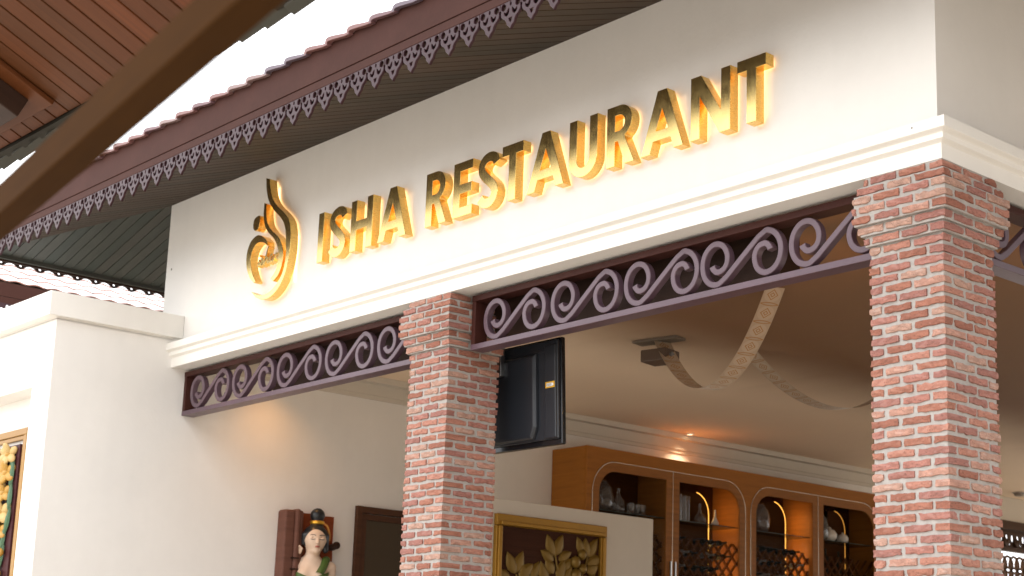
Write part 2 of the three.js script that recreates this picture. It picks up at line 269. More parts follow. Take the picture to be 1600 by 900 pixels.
// ---------------------------------------------------------------- main tiled roof over the sign
{
  const r = thing('main_roof', 'dark tiled hip roof with purple fascia and lace trim over the sign', 'roof');
  const K1 = 0.36, K2 = 0.27, yW = 7.10, zE = 1.25, xW = -10.6, xE = -12.4, xR = 3.4;
  const a1 = Math.atan(K1), a2 = Math.atan(K2), len1 = (zE + 0.12) / Math.cos(a1);
  const pw = 0.165, gap = 0.012, tk = 0.022;
  // front soffit planks, running down the slope
  const plankF = [0, 1, 2].map((k) => { const g = bx(-pw / 2 + gap / 2, -tk / 2, 0, pw / 2 - gap / 2, tk / 2, len1); const u = g.attributes.uv, p = g.attributes.position; for (let i = 0; i < u.count; i++) u.setXY(i, p.getZ(i) * 0.6 + k * 0.37, p.getX(i) * 1.2 + k * 0.21); return g; });
  let n = 0;
  for (let x = xE + pw / 2 + 0.01; x < xR; x += pw) {
    const s = Math.max(0, (xW - x) * (K2 / K1)) - (x < xW ? 0.25 : 0.12), L = (zE - s - 0.005) / Math.cos(a1);
    const m = part(r, 'soffit_plank', plankF[n % 3], greyPlank[Math.floor(hash(n, 5, 1) * 6)], [x, yW - K1 * (s + 0.06) + tk / 2 + 0.001 * hash(n, 1, 2), s], [a1, 0, 0]);
    m.scale.z = L / len1; n++;
  }
  // left soffit planks
  const L2 = (xW - xE + 0.3) / Math.cos(a2);
  const plankL = [0, 1].map((k) => { const g = bx(-L2, -tk / 2, -0.064, 0, tk / 2, 0.064 - 0.009); const u = g.attributes.uv, p = g.attributes.position; for (let i = 0; i < u.count; i++) u.setXY(i, p.getX(i) * 0.5 + k * 0.4, p.getZ(i) + k * 0.3); return g; });
  for (let k = 0, z = 1.2; z > -3.2; z -= 0.128, k++) {
    const hip = z > 0 ? z * (K1 / K2) - 0.25 : -0.3, L = xW - hip - xE; // starts at the hip
    const m = part(r, 'soffit_plank', plankL[k % 2], greenPlank[Math.floor(hash(k, 8, 1) * 5)], [xW - hip, yW - K2 * hip + tk / 2 + 0.0015, z], [0, 0, a2]);
    m.scale.x = Math.max(0.05, L / Math.cos(a2) / L2);
  }
  // roof slabs above the soffits
  const slab = (pts) => { // flat polygon given as [x, y, z], 0.1 thick upwards
    const q = [], n = pts.length, T = (p) => [p[0], p[1] + 0.1, p[2]], tri = (...v) => v.forEach((w) => q.push(...w));
    for (let i = 1; i + 1 < n; i++) { tri(pts[0], pts[i + 1], pts[i]); tri(T(pts[0]), T(pts[i]), T(pts[i + 1])); }
    for (let i = 0; i < n; i++) { const u = pts[i], v = pts[(i + 1) % n]; tri(u, v, T(v)); tri(u, T(v), T(u)); }
    const g = new THREE.BufferGeometry(); g.setAttribute('position', new THREE.Float32BufferAttribute(q, 3)); g.computeVertexNormals(); return uvMetres(g);
  };
  const up = 0.03, e = yW - K1 * zE + up, tz = -2.9, ty = yW - K1 * tz + up, hx = K1 / K2;
  part(r, 'roof_slab', slab([[xE, e, zE], [xR, e, zE], [-0.1 + tz * hx, ty, tz], [xW - tz * hx, ty, tz]]), darkWood);
  part(r, 'roof_slab', slab([[xE, e + 0.005, zE], [xW - tz * hx, ty + 0.005, tz], [xW - tz * hx, ty + 0.005, -10], [xE, e + 0.005, -10]]), darkWood);
  part(r, 'roof_slab', slab([[xR, e + 0.005, zE], [xR, e + 0.005, -14], [-0.1 + tz * hx, ty + 0.005, -14], [-0.1 + tz * hx, ty + 0.005, tz]]), darkWood);
  // front fascia and lace
  part(r, 'fascia_board', rbx(xE - 0.02, 6.822, zE - 0.005, xR, 7.135, zE + 0.03, 0.004), fasciaPaint);
  part(r, 'fascia_joint', bx(xE, 7.137, zE - 0.02, xR, 7.16, zE + 0.01), darkWood);
  const lace = part(r, 'lace_board', rbx(xE - 0.02, 6.742, zE - 0.004, xR, 6.818, zE + 0.024, 0.004), fasciaPaint);
  const P = 0.2465, h = P / 2;
  const side = [[h - 0.001, 0], [h - 0.001, -0.055], [h - 0.012, -0.062], [h - 0.008, -0.085], [h - 0.014, -0.108], [h - 0.035, -0.13], [h - 0.058, -0.145], [h - 0.072, -0.165], [h - 0.08, -0.19], [h - 0.105, -0.21]];
  const outline = [...side.map(([x, y]) => [-x, y]), [0, -0.232], ...side.slice().reverse()];
  const cres = (sx) => spline([[0.018, -0.062], [0.022, -0.098], [0.045, -0.118], [0.07, -0.102], [0.075, -0.078], [0.06, -0.088], [0.045, -0.09], [0.035, -0.075]].map(([x, y]) => [sx * x, y]), 20, true);
  const holes = [circ(-0.082, -0.038, 0.027), circ(0.082, -0.038, 0.027), circ(0, -0.028, 0.009, 8, 0.016), cres(1), cres(-1), [[-0.02, -0.142], [0.02, -0.142], [0.012, -0.165], [0, -0.178], [-0.012, -0.165]]];
  const pend = new THREE.ExtrudeGeometry(shapeOf(outline, holes), { depth: 0.014, bevelEnabled: true, bevelSize: 0.005, bevelOffset: -0.005, bevelThickness: 0.006, bevelSegments: 2 });
  for (let x = xE + 0.11, k = 0; x < xR; x += P, k++) part(lace, 'lace_pendant', pend, lacePaint, [x, 6.744 + rr(-0.002, 0.002), zE + 0.001], [0, 0, rr(-0.015, 0.015)]);
  // eave tiles: rounded left edge, tapering to the right under the next
  const T = 0.325, prof = shapeOf([[0, 0.012], [0.004, 0.034], [0.016, 0.052], [0.035, 0.062], [0.06, 0.064], [0.12, 0.058], [0.2, 0.044], [0.29, 0.028], [0.35, 0.022], [0.35, 0.006], [0.28, 0.008], [0.18, 0.02], [0.1, 0.03], [0.05, 0.034], [0.03, 0.026], [0.018, 0.008]]);
  const tile = new THREE.ExtrudeGeometry(prof, { depth: 0.42, bevelEnabled: true, bevelSize: 0.003, bevelThickness: 0.004, bevelSegments: 1 });
  const tileMats = [[0.19, 0.10, 0.11], [0.25, 0.12, 0.11], [0.16, 0.12, 0.15], [0.30, 0.2, 0.19]].map((c) => M({ color: c, roughness: 0.3, map: paintWear }));
  for (let k = 0, x = xE - 0.1; x < xR; x += T, k++) for (const q of [0, 1]) part(r, 'roof_tile', tile, tileMats[Math.floor(rnd() * 4)], [x + (q ? 0.02 : 0), 7.152 + q * 0.016 + rr(-0.003, 0.003), zE - 0.34 - q * 0.05], [a1 * 0.5, 0, rr(-0.012, 0.012)]);
  // left eave: gutter board and scalloped tile ends
  part(r, 'gutter_board', rbx(xE - 0.03, 6.575, -4, xE + 0.02, 6.665, zE - 0.006, 0.006), greenPlank[2]);
  part(r, 'gutter_lip', rbx(xE - 0.06, 6.553, -4, xE - 0.032, 6.60, zE - 0.006, 0.006), darkWood);
  const q = 0.24, sc = shapeOf([[-q / 2, 0.09], [q / 2, 0.09], [q / 2, 0.0], [0.075, -0.012], [0.035, -0.042], [0, -0.052], [-0.035, -0.042], [-0.075, -0.012], [-q / 2, 0.0]], [circ(0, -0.012, 0.022, 12, 0.017)]);
  const scg = ext(sc, 0.022, 0.003);
  for (let z = 1.06; z > -1.9; z -= q) part(r, 'eave_tile', scg, darkWood, [xE - 0.125, 6.572, z], [0, Math.PI / 2, 0]);
}

// ---------------------------------------------------------------- neighbouring lower roof, bright tiles
{
  const r = thing('neighbour_roof', 'pale sunlit tiled roof beyond the annex cap, below the dark eave', 'roof');
  const xE = -14.5, yE = 6.86, K = 0.5, a = Math.atan(K), P = 0.265, run = 0.33;
  const mats = [[0.82, 0.80, 0.79], [0.8, 0.78, 0.76], [0.84, 0.82, 0.8]].map((c) => M({ color: c, roughness: 0.32, map: paintWear }));
  const edge = M({ color: [0.45, 0.22, 0.17], roughness: 0.6 });
  // wavy tile, rises over the next lower one
  const pr = []; for (let i = 0; i <= 12; i++) { const u = i / 12; pr.push([(u - 0.5) * (P + 0.02), 0.011 * Math.cos((u - 0.5) * 2 * Math.PI) + 0.02]); }
  const sh = shapeOf([...pr, ...pr.slice().reverse().map(([x, y]) => [x, y - 0.016])]);
  const tile = new THREE.ExtrudeGeometry(sh, { depth: run + 0.06, bevelEnabled: false });
  for (let row = 0; row < 6; row++) for (let z = 1.35; z > -2.9; z -= P) {
    const x = xE - row * run * Math.cos(a), y = yE + row * run * Math.sin(a);
    part(r, 'roof_tile', tile, [edge, mats[Math.floor(rnd() * 3)]], [x, y + 0.012 * 0, z + (row % 2 ? 0.0 : 0.0) + rr(-0.004, 0.004)], [0, -Math.PI / 2, 0]).rotation.set(0, -Math.PI / 2, 0, 'YXZ');
    const t = r.children[r.children.length - 1]; t.rotateX(-a + 0.05);
  }
  part(r, 'roof_deck', bx(-1.95, -0.06, -6, 0.02, -0.012, 3), darkWood, [xE, yE, 0], [0, 0, -a]);
  part(r, 'fascia_board', rbx(xE - 0.02, 6.65, -5, xE + 0.015, 6.835, 3, 0.004), fasciaPaint);
  const lb = part(r, 'lace_board', rbx(xE - 0.02, 6.56, -5, xE + 0.012, 6.645, 3, 0.004), fasciaPaint);
  const hole = ext(shapeOf([[-0.12, 0], [0.12, 0], [0.12, -0.07], [0.08, -0.13], [0, -0.2], [-0.08, -0.13], [-0.12, -0.07]], [circ(-0.07, -0.04, 0.025), circ(0.07, -0.04, 0.025), circ(0, -0.09, 0.03)]), 0.02, 0.003);
  for (let z = 1.4; z > -1; z -= 0.241) part(lb, 'lace_pendant', hole, lacePaint, [xE, 6.56, z], [0, Math.PI / 2, 0]);
  part(r, 'wall_below', bx(-19, 0, -6, xE - 0.5, 6.7, -0.5), inWall);
}

// ---------------------------------------------------------------- pavilion roof near the camera
{
  const r = thing('pavilion_roof', 'reddish brown plank roof underside close to the camera, top left', 'roof');
  const K = 0.46, a = Math.atan(K), zE = 4.5, yE = 5.0, pw = 0.165, L = 3.4 / Math.cos(a);
  const g = [0, 1, 2].map((k) => { const b = rbx(-pw / 2 + 0.008, 0, 0, pw / 2 - 0.008, 0.02, L, 0.003, 1); const u = b.attributes.uv, p = b.attributes.position; for (let i = 0; i < u.count; i++) u.setXY(i, p.getZ(i) * 0.55 + k * 0.3, p.getX(i) * 1.5 + k * 0.23); return b; });
  for (let x = -7.5, k = 0; x < 6.5; x += pw, k++) part(r, 'ceiling_plank', g[k % 3], redPlank[Math.floor(hash(k, 2, 6) * 6)], [x, yE + 0.002 * hash(k, 4, 4), zE], [-a, 0, 0]);
  part(r, 'roof_slab', bx(-7.6, 0.03, -0.12, 6.6, 0.12, L), darkWood, [0, yE, zE], [-a, 0, 0]);
  part(r, 'gutter_board', rbx(-7.6, -0.03, -0.06, 6.6, 0.018, -0.006, 0.004), wood([0.03, 0.026, 0.017], 0.7), [0, yE, zE], [-a, 0, 0]);
  const tg = rbx(-0.135, -0.012, -0.10, 0.135, 0.012, -0.03, 0.004, 1), tm = M({ color: [0.05, 0.048, 0.036], roughness: 0.8, map: paintWear });
  for (let x = -7.5; x < 4.2; x += 0.245) part(r, 'eave_tile', tg, tm, [x, yE - 0.022, zE], [-a, 0, 0.2]);
  // short dark rafter end with a trim board, under the planks
  part(r, 'rafter_end', rbx(-0.55, -0.17, 0.20, 0.17, -0.035, 0.62, 0.008), darkWood, [-3.42, yE, zE], [-a, 0, 0]);
  part(r, 'trim_board', rbx(-0.75, -0.034, 0.10, 0.30, -0.003, 0.80, 0.005), redPlank[3], [-3.42, yE, zE], [-a, 0, 0]);
  // diagonal tie beam
  const A = new THREE.Vector3(1.0694, 3.0, 6.5031), B = new THREE.Vector3(2.9118, 3.0, 6.7889);
  const dir = B.clone().sub(A).normalize(), P0 = A.clone().addScaledVector(dir, -6.2), P1 = B.clone().addScaledVector(dir, 2.6), mid = P0.clone().add(P1).multiplyScalar(0.5), len = P0.distanceTo(P1);
  part(r, 'tie_beam', rbx(-len / 2, -0.052, -0.042, len / 2, 0.052, 0.042, 0.008, 2), beamWood, mid.toArray(), [0, -Math.atan2(dir.z, dir.x), 0]);
  for (const p of [P0, P1]) part(r, 'post', rbx(-0.08, 0, -0.08, 0.08, yE + K * (p.z - zE), 0.08, 0.01), beamWood, [p.x, 0, p.z]);
}

// ---------------------------------------------------------------- sign letters
const H = 0.507;
function letterPts(ch, w) {
  const s = 0.094;
  switch (ch) {
    case 'I': return [[[0, 0], [w, 0], [w, H], [0, H]]];
    case 'H': return [[[0, 0], [s, 0], [s, 0.205], [w - s, 0.205], [w - s, 0], [w, 0], [w, H], [w - s, H], [w - s, 0.295], [s, 0.295], [s, H], [0, H]]];
    case 'E': return [[[0, 0], [w, 0], [w, 0.086], [s, 0.086], [s, 0.212], [w - 0.012, 0.212], [w - 0.012, 0.298], [s, 0.298], [s, 0.421], [w, 0.421], [w, H], [0, H]]];
    case 'T': return [[[w / 2 - s / 2, 0], [w / 2 + s / 2, 0], [w / 2 + s / 2, 0.413], [w, 0.413], [w, H], [0, H], [0, 0.413], [w / 2 - s / 2, 0.413]]];
    case 'N': return [[[0, 0], [s, 0], [s, 0.335], [w - s - 0.012, 0], [w, 0], [w, H], [w - s, H], [w - s, 0.178], [s + 0.012, H], [0, H]]];
    case 'A': { const xa = w / 2 - 0.05, xb = w / 2 + 0.05, lx = 0.1, k = xa / H, q = (y) => [k * y + lx, y], m = (p) => [w - p[0], p[1]];
      return [[[0, 0], [lx, 0], q(0.098), m(q(0.098)), [w - lx, 0], [w, 0], [xb, H], [xa, H]], [q(0.178), [w / 2, Math.min(0.375, (w / 2 - lx) / k - 0.01)], m(q(0.178))]]; }
    case 'U': { const R = w / 2, y = 0.16; return [[[0, H], ...arc(R, y, R, 180, 360, 18, y), [w, H], [w - s, H], ...arc(R, y, R - s, 360, 180, 14, y - s + 0.012), [s, H]]]; }
    case 'R': { const b = 0.285; return [[[0, 0], [s, 0], [s, 0.205], [0.128, 0.205], [w - 0.105, 0], [w, 0], [0.205, 0.232], ...arc(b - 0.138, H - 0.138, 0.138, -62, 90, 14), [0, H]], [[s, 0.292], [s, H - 0.083], [0.15, H - 0.083], ...arc(0.142, 0.358, 0.062, 80, -80, 8, 0.0655), [0.15, 0.292]]]; }
    case 'S': { const k = w / 0.3; const c = [[0.262, 0.393], [0.243, 0.437], [0.2, 0.46], [0.15, 0.463], [0.095, 0.443], [0.06, 0.396], [0.064, 0.342], [0.105, 0.292], [0.165, 0.243], [0.222, 0.19], [0.245, 0.135], [0.228, 0.083], [0.185, 0.05], [0.132, 0.045], [0.082, 0.062], [0.045, 0.104]].map(([x, y]) => [x * k, y]); return [offsetPath(spline(c, 60), 0.0455)]; }
  }
}
const zFace = 0.045, letDepth = 0.091, zWall = -0.07;
function signLetter(ch, x, w, label) {
  const t = thing('sign_letter', label, 'sign letter', [x, 5.77, 0], 0, 'gold backlit letters on the white facade');
  const [o, ...hs] = letterPts(ch, w), sh = shapeOf(o, hs);
  const g = ext(sh, letDepth, 0.0025), uv = g.attributes.uv; for (let i = 0; i < uv.count; i++) uv.setXY(i, uv.getX(i) + x * 0.7, uv.getY(i));
  part(t, 'letter_body', g, [brass, brassSide], [0, 0, zFace - letDepth]);
  const led = new THREE.ExtrudeGeometry(sh, { depth: 0.002, bevelEnabled: true, bevelSize: 0, bevelThickness: 0.001, bevelOffset: -0.014, bevelSegments: 1, curveSegments: 8 });
  part(t, 'led_strip', led, ledWarm(3), [0, 0, zFace - letDepth - 0.005]);
  const l = new THREE.RectAreaLight(0xffd096, 0.4, w * 0.7, H * 0.8); l.name = 'led_light'; l.position.set(w / 2, H / 2, zFace - letDepth - 0.0065); l.lookAt(x + w / 2, 5.77 + H / 2, -5); t.add(l);
  l.rotation.set(0, 0, 0);
}
[['I', -7.275, 0.095, 'gold backlit letter I, first letter of the word ISHA'], ['S', -7.087, 0.3, 'gold backlit letter S in the word ISHA'], ['H', -6.712, 0.357, 'gold backlit letter H in the word ISHA'], ['A', -6.258, 0.445, 'gold backlit letter A ending the word ISHA'],
  ['R', -5.525, 0.31, 'gold backlit letter R, first letter of the word RESTAURANT'], ['E', -5.122, 0.27, 'gold backlit letter E in RESTAURANT'], ['S', -4.785, 0.297, 'gold backlit letter S in RESTAURANT, between E and T'], ['T', -4.45, 0.277, 'gold backlit letter T in the middle of RESTAURANT, between S and A'], ['A', -4.114, 0.465, 'gold backlit letter A of RESTAURANT between T and U'], ['U', -3.588, 0.338, 'gold backlit letter U in RESTAURANT'], ['R', -3.139, 0.315, 'gold backlit letter R of RESTAURANT between U and A'], ['A', -2.748, 0.456, 'gold backlit letter A of RESTAURANT between R and N'], ['N', -2.214, 0.404, 'gold backlit letter N in RESTAURANT'], ['T', -1.743, 0.281, 'gold backlit letter T ending the word RESTAURANT'],
].forEach((a) => signLetter(...a));

// ---------------------------------------------------------------- flame emblem beside the letters
{
  const t = thing('sign_emblem', 'gold backlit flame shaped emblem left of the word ISHA', 'emblem', [-8.2, 5.5, 0]);
  const mv = (p) => p.map(([x, y]) => [x + 8.2, y - 5.5]);
  const two = (l, r) => [...spline(l, 40), ...spline(r.slice().reverse(), 40)];
  const strokes = [
    two([[-8.333, 6.893], [-8.305, 6.746], [-8.252, 6.628], [-8.143, 6.506], [-8.005, 6.398], [-7.924, 6.311], [-7.882, 6.216], [-7.864, 6.108], [-7.852, 5.933], [-7.892, 5.785], [-7.995, 5.685], [-8.141, 5.622], [-8.296, 5.62], [-8.471, 5.687]],
      [[-8.262, 6.87], [-8.236, 6.769], [-8.184, 6.65], [-8.093, 6.55], [-7.926, 6.426], [-7.829, 6.327], [-7.785, 6.196], [-7.774, 6.057], [-7.79, 5.923], [-7.835, 5.776], [-7.931, 5.65], [-8.075, 5.572], [-8.235, 5.562], [-8.393, 5.622]]),
    two([[-8.335, 6.623], [-8.333, 6.484], [-8.296, 6.37], [-8.225, 6.285], [-8.104, 6.191], [-8.032, 6.106], [-7.993, 6.011], [-7.996, 5.908], [-8.036, 5.829], [-8.12, 5.765]],
      [[-8.29, 6.602], [-8.278, 6.475], [-8.24, 6.379], [-8.14, 6.279], [-8.005, 6.182], [-7.94, 6.095], [-7.9, 5.996], [-7.91, 5.877], [-7.968, 5.782], [-8.06, 5.728]]),
    two([[-8.225, 6.185], [-8.31, 6.25], [-8.43, 6.29], [-8.545, 6.25], [-8.605, 6.164], [-8.62, 6.059], [-8.59, 5.946], [-8.52, 5.842], [-8.43, 5.775]],
      [[-8.215, 6.135], [-8.3, 6.185], [-8.415, 6.2], [-8.48, 6.165], [-8.52, 6.1], [-8.53, 6.04], [-8.51, 5.96], [-8.465, 5.87], [-8.40, 5.785]]),
  ];
  const dot = spline([[-8.50, 6.49], [-8.41, 6.50], [-8.40, 6.43], [-8.42, 6.36], [-8.47, 6.345], [-8.52, 6.38], [-8.525, 6.45]], 30, true).slice(0, -1);
  for (const s of [...strokes, dot]) {
    const sh = shapeOf(mv(s));
    part(t, s === dot ? 'emblem_dot' : 'flame_stroke', ext(sh, letDepth, 0.0025), [brass, brassSide], [0, 0, zFace - letDepth]);
    part(t, 'led_strip', new THREE.ExtrudeGeometry(sh, { depth: 0.002, bevelEnabled: true, bevelSize: 0, bevelThickness: 0.001, bevelOffset: -0.014, bevelSegments: 1 }), ledWarm(3), [0, 0, zFace - letDepth - 0.005]);
  }
  // small script word inside the curl
  const word = thing('script_word', 'small gold script word inside the curl of the flame emblem', 'sign lettering', [-8.41, 5.945, 0]);
  const st = [[[0.0, 0.0], [0.02, 0.05], [0.03, 0.075], [0.025, 0.03], [0.04, 0.01], [0.065, 0.04], [0.085, 0.08], [0.1, 0.06], [0.09, 0.02], [0.07, 0.005], [0.1, 0.015], [0.125, 0.05]], [[0.125, 0.0], [0.155, 0.08], [0.185, 0.165], [0.2, 0.185]], [[0.14, 0.03], [0.175, 0.07], [0.19, 0.06], [0.185, 0.02], [0.205, 0.01], [0.225, 0.03]], [[0.285, 0.075], [0.255, 0.085], [0.23, 0.05], [0.235, 0.015], [0.265, 0.02], [0.285, 0.07], [0.28, 0.02], [0.3, 0.015], [0.33, 0.06], [0.35, 0.085]], [[0.35, 0.085], [0.37, 0.075], [0.365, 0.03], [0.385, 0.02], [0.41, 0.05]]];
  for (const s of st) part(word, 'script_stroke', ext(shapeOf(offsetPath(spline(s, 30), 0.0115)), 0.07, 0.002), [brass, brassSide], [0, 0, zFace - 0.085]);
  part(word, 'script_dot', new THREE.CylinderGeometry(0.013, 0.013, 0.07, 12).rotateX(Math.PI / 2), brassSide, [0.035, 0.115, zFace - 0.05]);
  part(word, 'led_strip', bx(0.02, 0.02, -0.001, 0.39, 0.05, 0.001), ledWarm(3), [0, 0, zFace - 0.093]);
  for (const [x, y, w, h] of [[0.37, 0.45, 0.06, 0.5], [0.23, 0.48, 0.05, 0.35], [-0.37, 0.55, 0.05, 0.3], [-0.04, 1.2, 0.04, 0.2]]) { const l = new THREE.RectAreaLight(0xffd096, 3, w, h); l.name = 'led_light'; l.position.set(x, y, zFace - letDepth - 0.0065); t.add(l); }
}

// ---------------------------------------------------------------- television (seen from behind)
{
  const t = thing('television', 'black television seen from behind, hung under the long scroll frame', 'television', [-5.17, 4.29, -0.83], 0.02);
  t.rotation.x = 0.05;
  const W = 1.17, HH = 0.96; // x centred, back at +z
  part(t, 'panel', rbx(-W / 2, -HH / 2, -0.05, W / 2, HH / 2, 0, 0.012), blackGloss);
  part(t, 'back_cover', rbx(-W / 2 + 0.03, -HH / 2 + 0.05, -0.005, W / 2 - 0.02, HH / 2 - 0.02, 0.03, 0.012), blackPlastic);
  const bulge = new THREE.ExtrudeGeometry(shapeOf([[-0.44, -0.38], [0.24, -0.38], [0.28, -0.3], [0.28, 0.32], [-0.44, 0.32]]), { depth: 0.02, bevelEnabled: true, bevelSize: 0.035, bevelThickness: 0.035, bevelSegments: 3 });
  part(t, 'back_bulge', bulge, blackPlastic, [0, 0, 0.02]);
  part(t, 'side_ridge', rbx(0.40, -0.42, 0.02, 0.55, 0.42, 0.045, 0.012), blackPlastic);
  part(t, 'top_vent', rbx(-0.52, 0.36, 0.02, 0.5, 0.385, 0.04, 0.005), blackPlastic);
  part(t, 'wall_bracket', rbx(-0.2, 0.2, 0.06, -0.1, 0.62, 0.12, 0.006), steel);
  const cv = document.createElement('canvas'); cv.width = 128; cv.height = 64; const c = cv.getContext('2d'); c.fillStyle = '#d9a520'; c.fillRect(0, 0, 128, 64); c.fillStyle = '#cfd0d2'; c.fillRect(14, 14, 84, 36); c.fillStyle = '#f4f4f4'; c.beginPath(); c.arc(98, 32, 15, 0, 7); c.fill(); c.fillStyle = '#8d8d90'; for (let i = 0; i < 8; i++) c.fillRect(20 + i * 8, 22, 3 + (i % 3), 20);
  const lt = new THREE.CanvasTexture(cv); lt.colorSpace = THREE.SRGBColorSpace;
  const lab = new THREE.BoxGeometry(0.12, 0.055, 0.002); part(t, 'sticker', lab, M({ color: 0xffffff, map: lt, roughness: 0.5 }), [0.482, 0.055, 0.047]);
}

// ---------------------------------------------------------------- dining room: partition with carved panel
function leafGeo(L, W, bulge = 0.02) {
  const nu = 10, nv = 6, pos = [], uv = [], idx = [];
  for (let i = 0; i <= nu; i++) for (let j = 0; j <= nv; j++) { const u = i / nu, v = j / nv * 2 - 1, w = W * Math.pow(Math.sin(Math.PI * Math.pow(u, 0.8)), 0.9) * (1 + 0.06 * Math.sin(u * 26)); const vein = 0.25 * Math.exp(-((v / 0.12) ** 2)) + 0.12 * Math.abs(Math.sin(u * 18 - Math.abs(v) * 5)); pos.push(v * w / 2, u * L, bulge * (1 - v * v) * (0.4 + 0.6 * Math.sin(Math.PI * u)) * (1 - vein) - (Math.abs(v) > 0.99 || i === 0 || i === nu ? 0.006 : 0)); uv.push(u, v); }
  for (let i = 0; i < nu; i++) for (let j = 0; j < nv; j++) { const a = i * (nv + 1) + j, b = a + nv + 1; idx.push(a, a + 1, b, a + 1, b + 1, b); }
  const g = new THREE.BufferGeometry(); g.setAttribute('position', new THREE.Float32BufferAttribute(pos, 3)); g.setAttribute('uv', new THREE.Float32BufferAttribute(uv, 2)); g.setIndex(idx); g.computeVertexNormals(); return g;
}
{
  const p = thing('partition_wall', 'low white partition wall behind the middle pillar, in front of the cabinet', 'wall');
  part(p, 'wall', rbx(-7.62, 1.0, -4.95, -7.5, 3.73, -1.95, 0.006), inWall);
  const t = thing('wood_carving', 'gold framed wood carving of leaves and fruit on the white partition', 'wall carving', [-7.5, 0, -2.52], Math.PI / 2); // local x = away along the wall, z = out
  const W = 1.63, T = 3.566, B = 1.5;
  const bar = (x0, y0, x1, y1, d) => rbx(x0, y0, 0.002, x1, y1, d, 0.008);
  const top = part(t, 'frame_top', bar(0, T - 0.125, W, T, 0.06), goldPaint); part(top, 'frame_step', rbx(0.05, T - 0.12, 0.05, W - 0.05, T - 0.075, 0.085, 0.01), goldPaint);
  for (const x of [0, W - 0.09]) { const s = part(t, 'frame_side', bar(x, B, x + 0.09, T - 0.127, 0.058), goldPaint); part(s, 'frame_step', rbx(x + 0.022, B, 0.05, x + 0.068, T - 0.13, 0.08, 0.01), goldPaint); }
  part(t, 'frame_bottom', bar(0.09, B, W - 0.09, B + 0.09, 0.058), goldPaint);
  const back = wood([0.06, 0.02, 0.009], 0.8, grain2, 0.012);
  part(t, 'backing', bx(0.09, B + 0.09, 0.002, W - 0.09, T - 0.125, 0.016), back);
  const lg = [leafGeo(0.26, 0.15), leafGeo(0.22, 0.13), leafGeo(0.19, 0.16)];
  // x 0.09..1.54, y up to 3.44 ; visible down to y = 3.0
  const leaves = [[0.86, 3.17, 25, 0], [0.88, 3.18, -22, 0], [0.85, 3.12, 62, 1], [0.93, 3.13, -60, 1], [0.86, 2.98, 40, 2], [0.93, 2.9, -16, 0], [0.98, 3.02, -48, 1], [1.0, 2.86, -30, 0], [1.36, 3.2, 12, 1], [1.38, 3.2, -30, 0], [1.36, 3.12, -70, 0], [1.36, 3.02, -60, 2], [1.38, 2.9, -80, 0], [1.3, 3.22, 28, 1], [0.3, 2.94, 28, 0], [0.32, 2.95, -20, 0], [0.36, 2.9, -50, 0], [0.24, 2.86, 60, 1], [0.55, 2.9, -25, 1], [0.5, 2.84, 30, 0], [0.75, 2.86, 20, 0], [1.2, 2.83, 5, 1], [0.2, 2.7, 15, 0], [1.1, 2.7, -40, 0]];
  leaves.forEach(([x, y, d, k], i) => part(t, 'carved_leaf', lg[k], goldRelief, [x, y, 0.024 + 0.004 * (i % 3)], [0, 0, THREE.MathUtils.degToRad(d)]));
  for (const [x, y, s] of [[1.17, 3.13, 0.068], [1.27, 3.22, 0.06], [1.18, 2.99, 0.07], [1.28, 3.06, 0.06], [1.22, 2.86, 0.07], [1.32, 2.93, 0.06], [0.45, 2.8, 0.08], [0.6, 2.78, 0.07]]) part(t, 'carved_fruit', new THREE.SphereGeometry(s, 18, 12).scale(0.95, 1.05, 0.8), goldRelief, [x, y, 0.035], [0, 0, rr(-0.6, 0.6)]);
  part(t, 'carved_stem', mergeGeometries([tube([[0.87, 3.2, 0.025], [0.9, 3.05, 0.035], [0.97, 2.85, 0.03], [0.96, 2.55, 0.02]], 0.012), tube([[1.36, 3.2, 0.025], [1.3, 3.05, 0.035], [1.2, 2.8, 0.03]], 0.011), tube([[0.32, 2.94, 0.025], [0.35, 2.8, 0.03], [0.5, 2.6, 0.02]], 0.011)]), goldRelief);
}

// ---------------------------------------------------------------- door on the side wall
{
  const t = thing('dark_door', 'dark brown framed glass door on the white wall behind the middle pillar', 'door', [XL, 0, -2.531], Math.PI / 2);
  const fr = wood([0.10, 0.04, 0.018], 0.42);
  part(t, 'door_frame', mergeGeometries([rbx(0, 1.0, 0.001, 0.075, 3.84, 0.06, 0.006), rbx(1.72, 1.0, 0.001, 1.8, 3.84, 0.06, 0.006), rbx(0.075, 3.76, 0.001, 1.72, 3.838, 0.058, 0.006)]), fr);
  const leaf = part(t, 'door_leaf', mergeGeometries([rbx(0.08, 1.0, 0.001, 0.15, 3.755, 0.04, 0.005), rbx(1.64, 1.0, 0.001, 1.715, 3.755, 0.04, 0.005), rbx(0.15, 3.68, 0.001, 1.64, 3.753, 0.038, 0.005), rbx(0.15, 1.0, 0.001, 1.64, 1.3, 0.038, 0.005)]), fr);
  part(leaf, 'door_glass', bx(0.15, 1.3, 0.004, 1.64, 3.68, 0.016), M({ color: [0.045, 0.026, 0.007], roughness: 0.55 }));
}

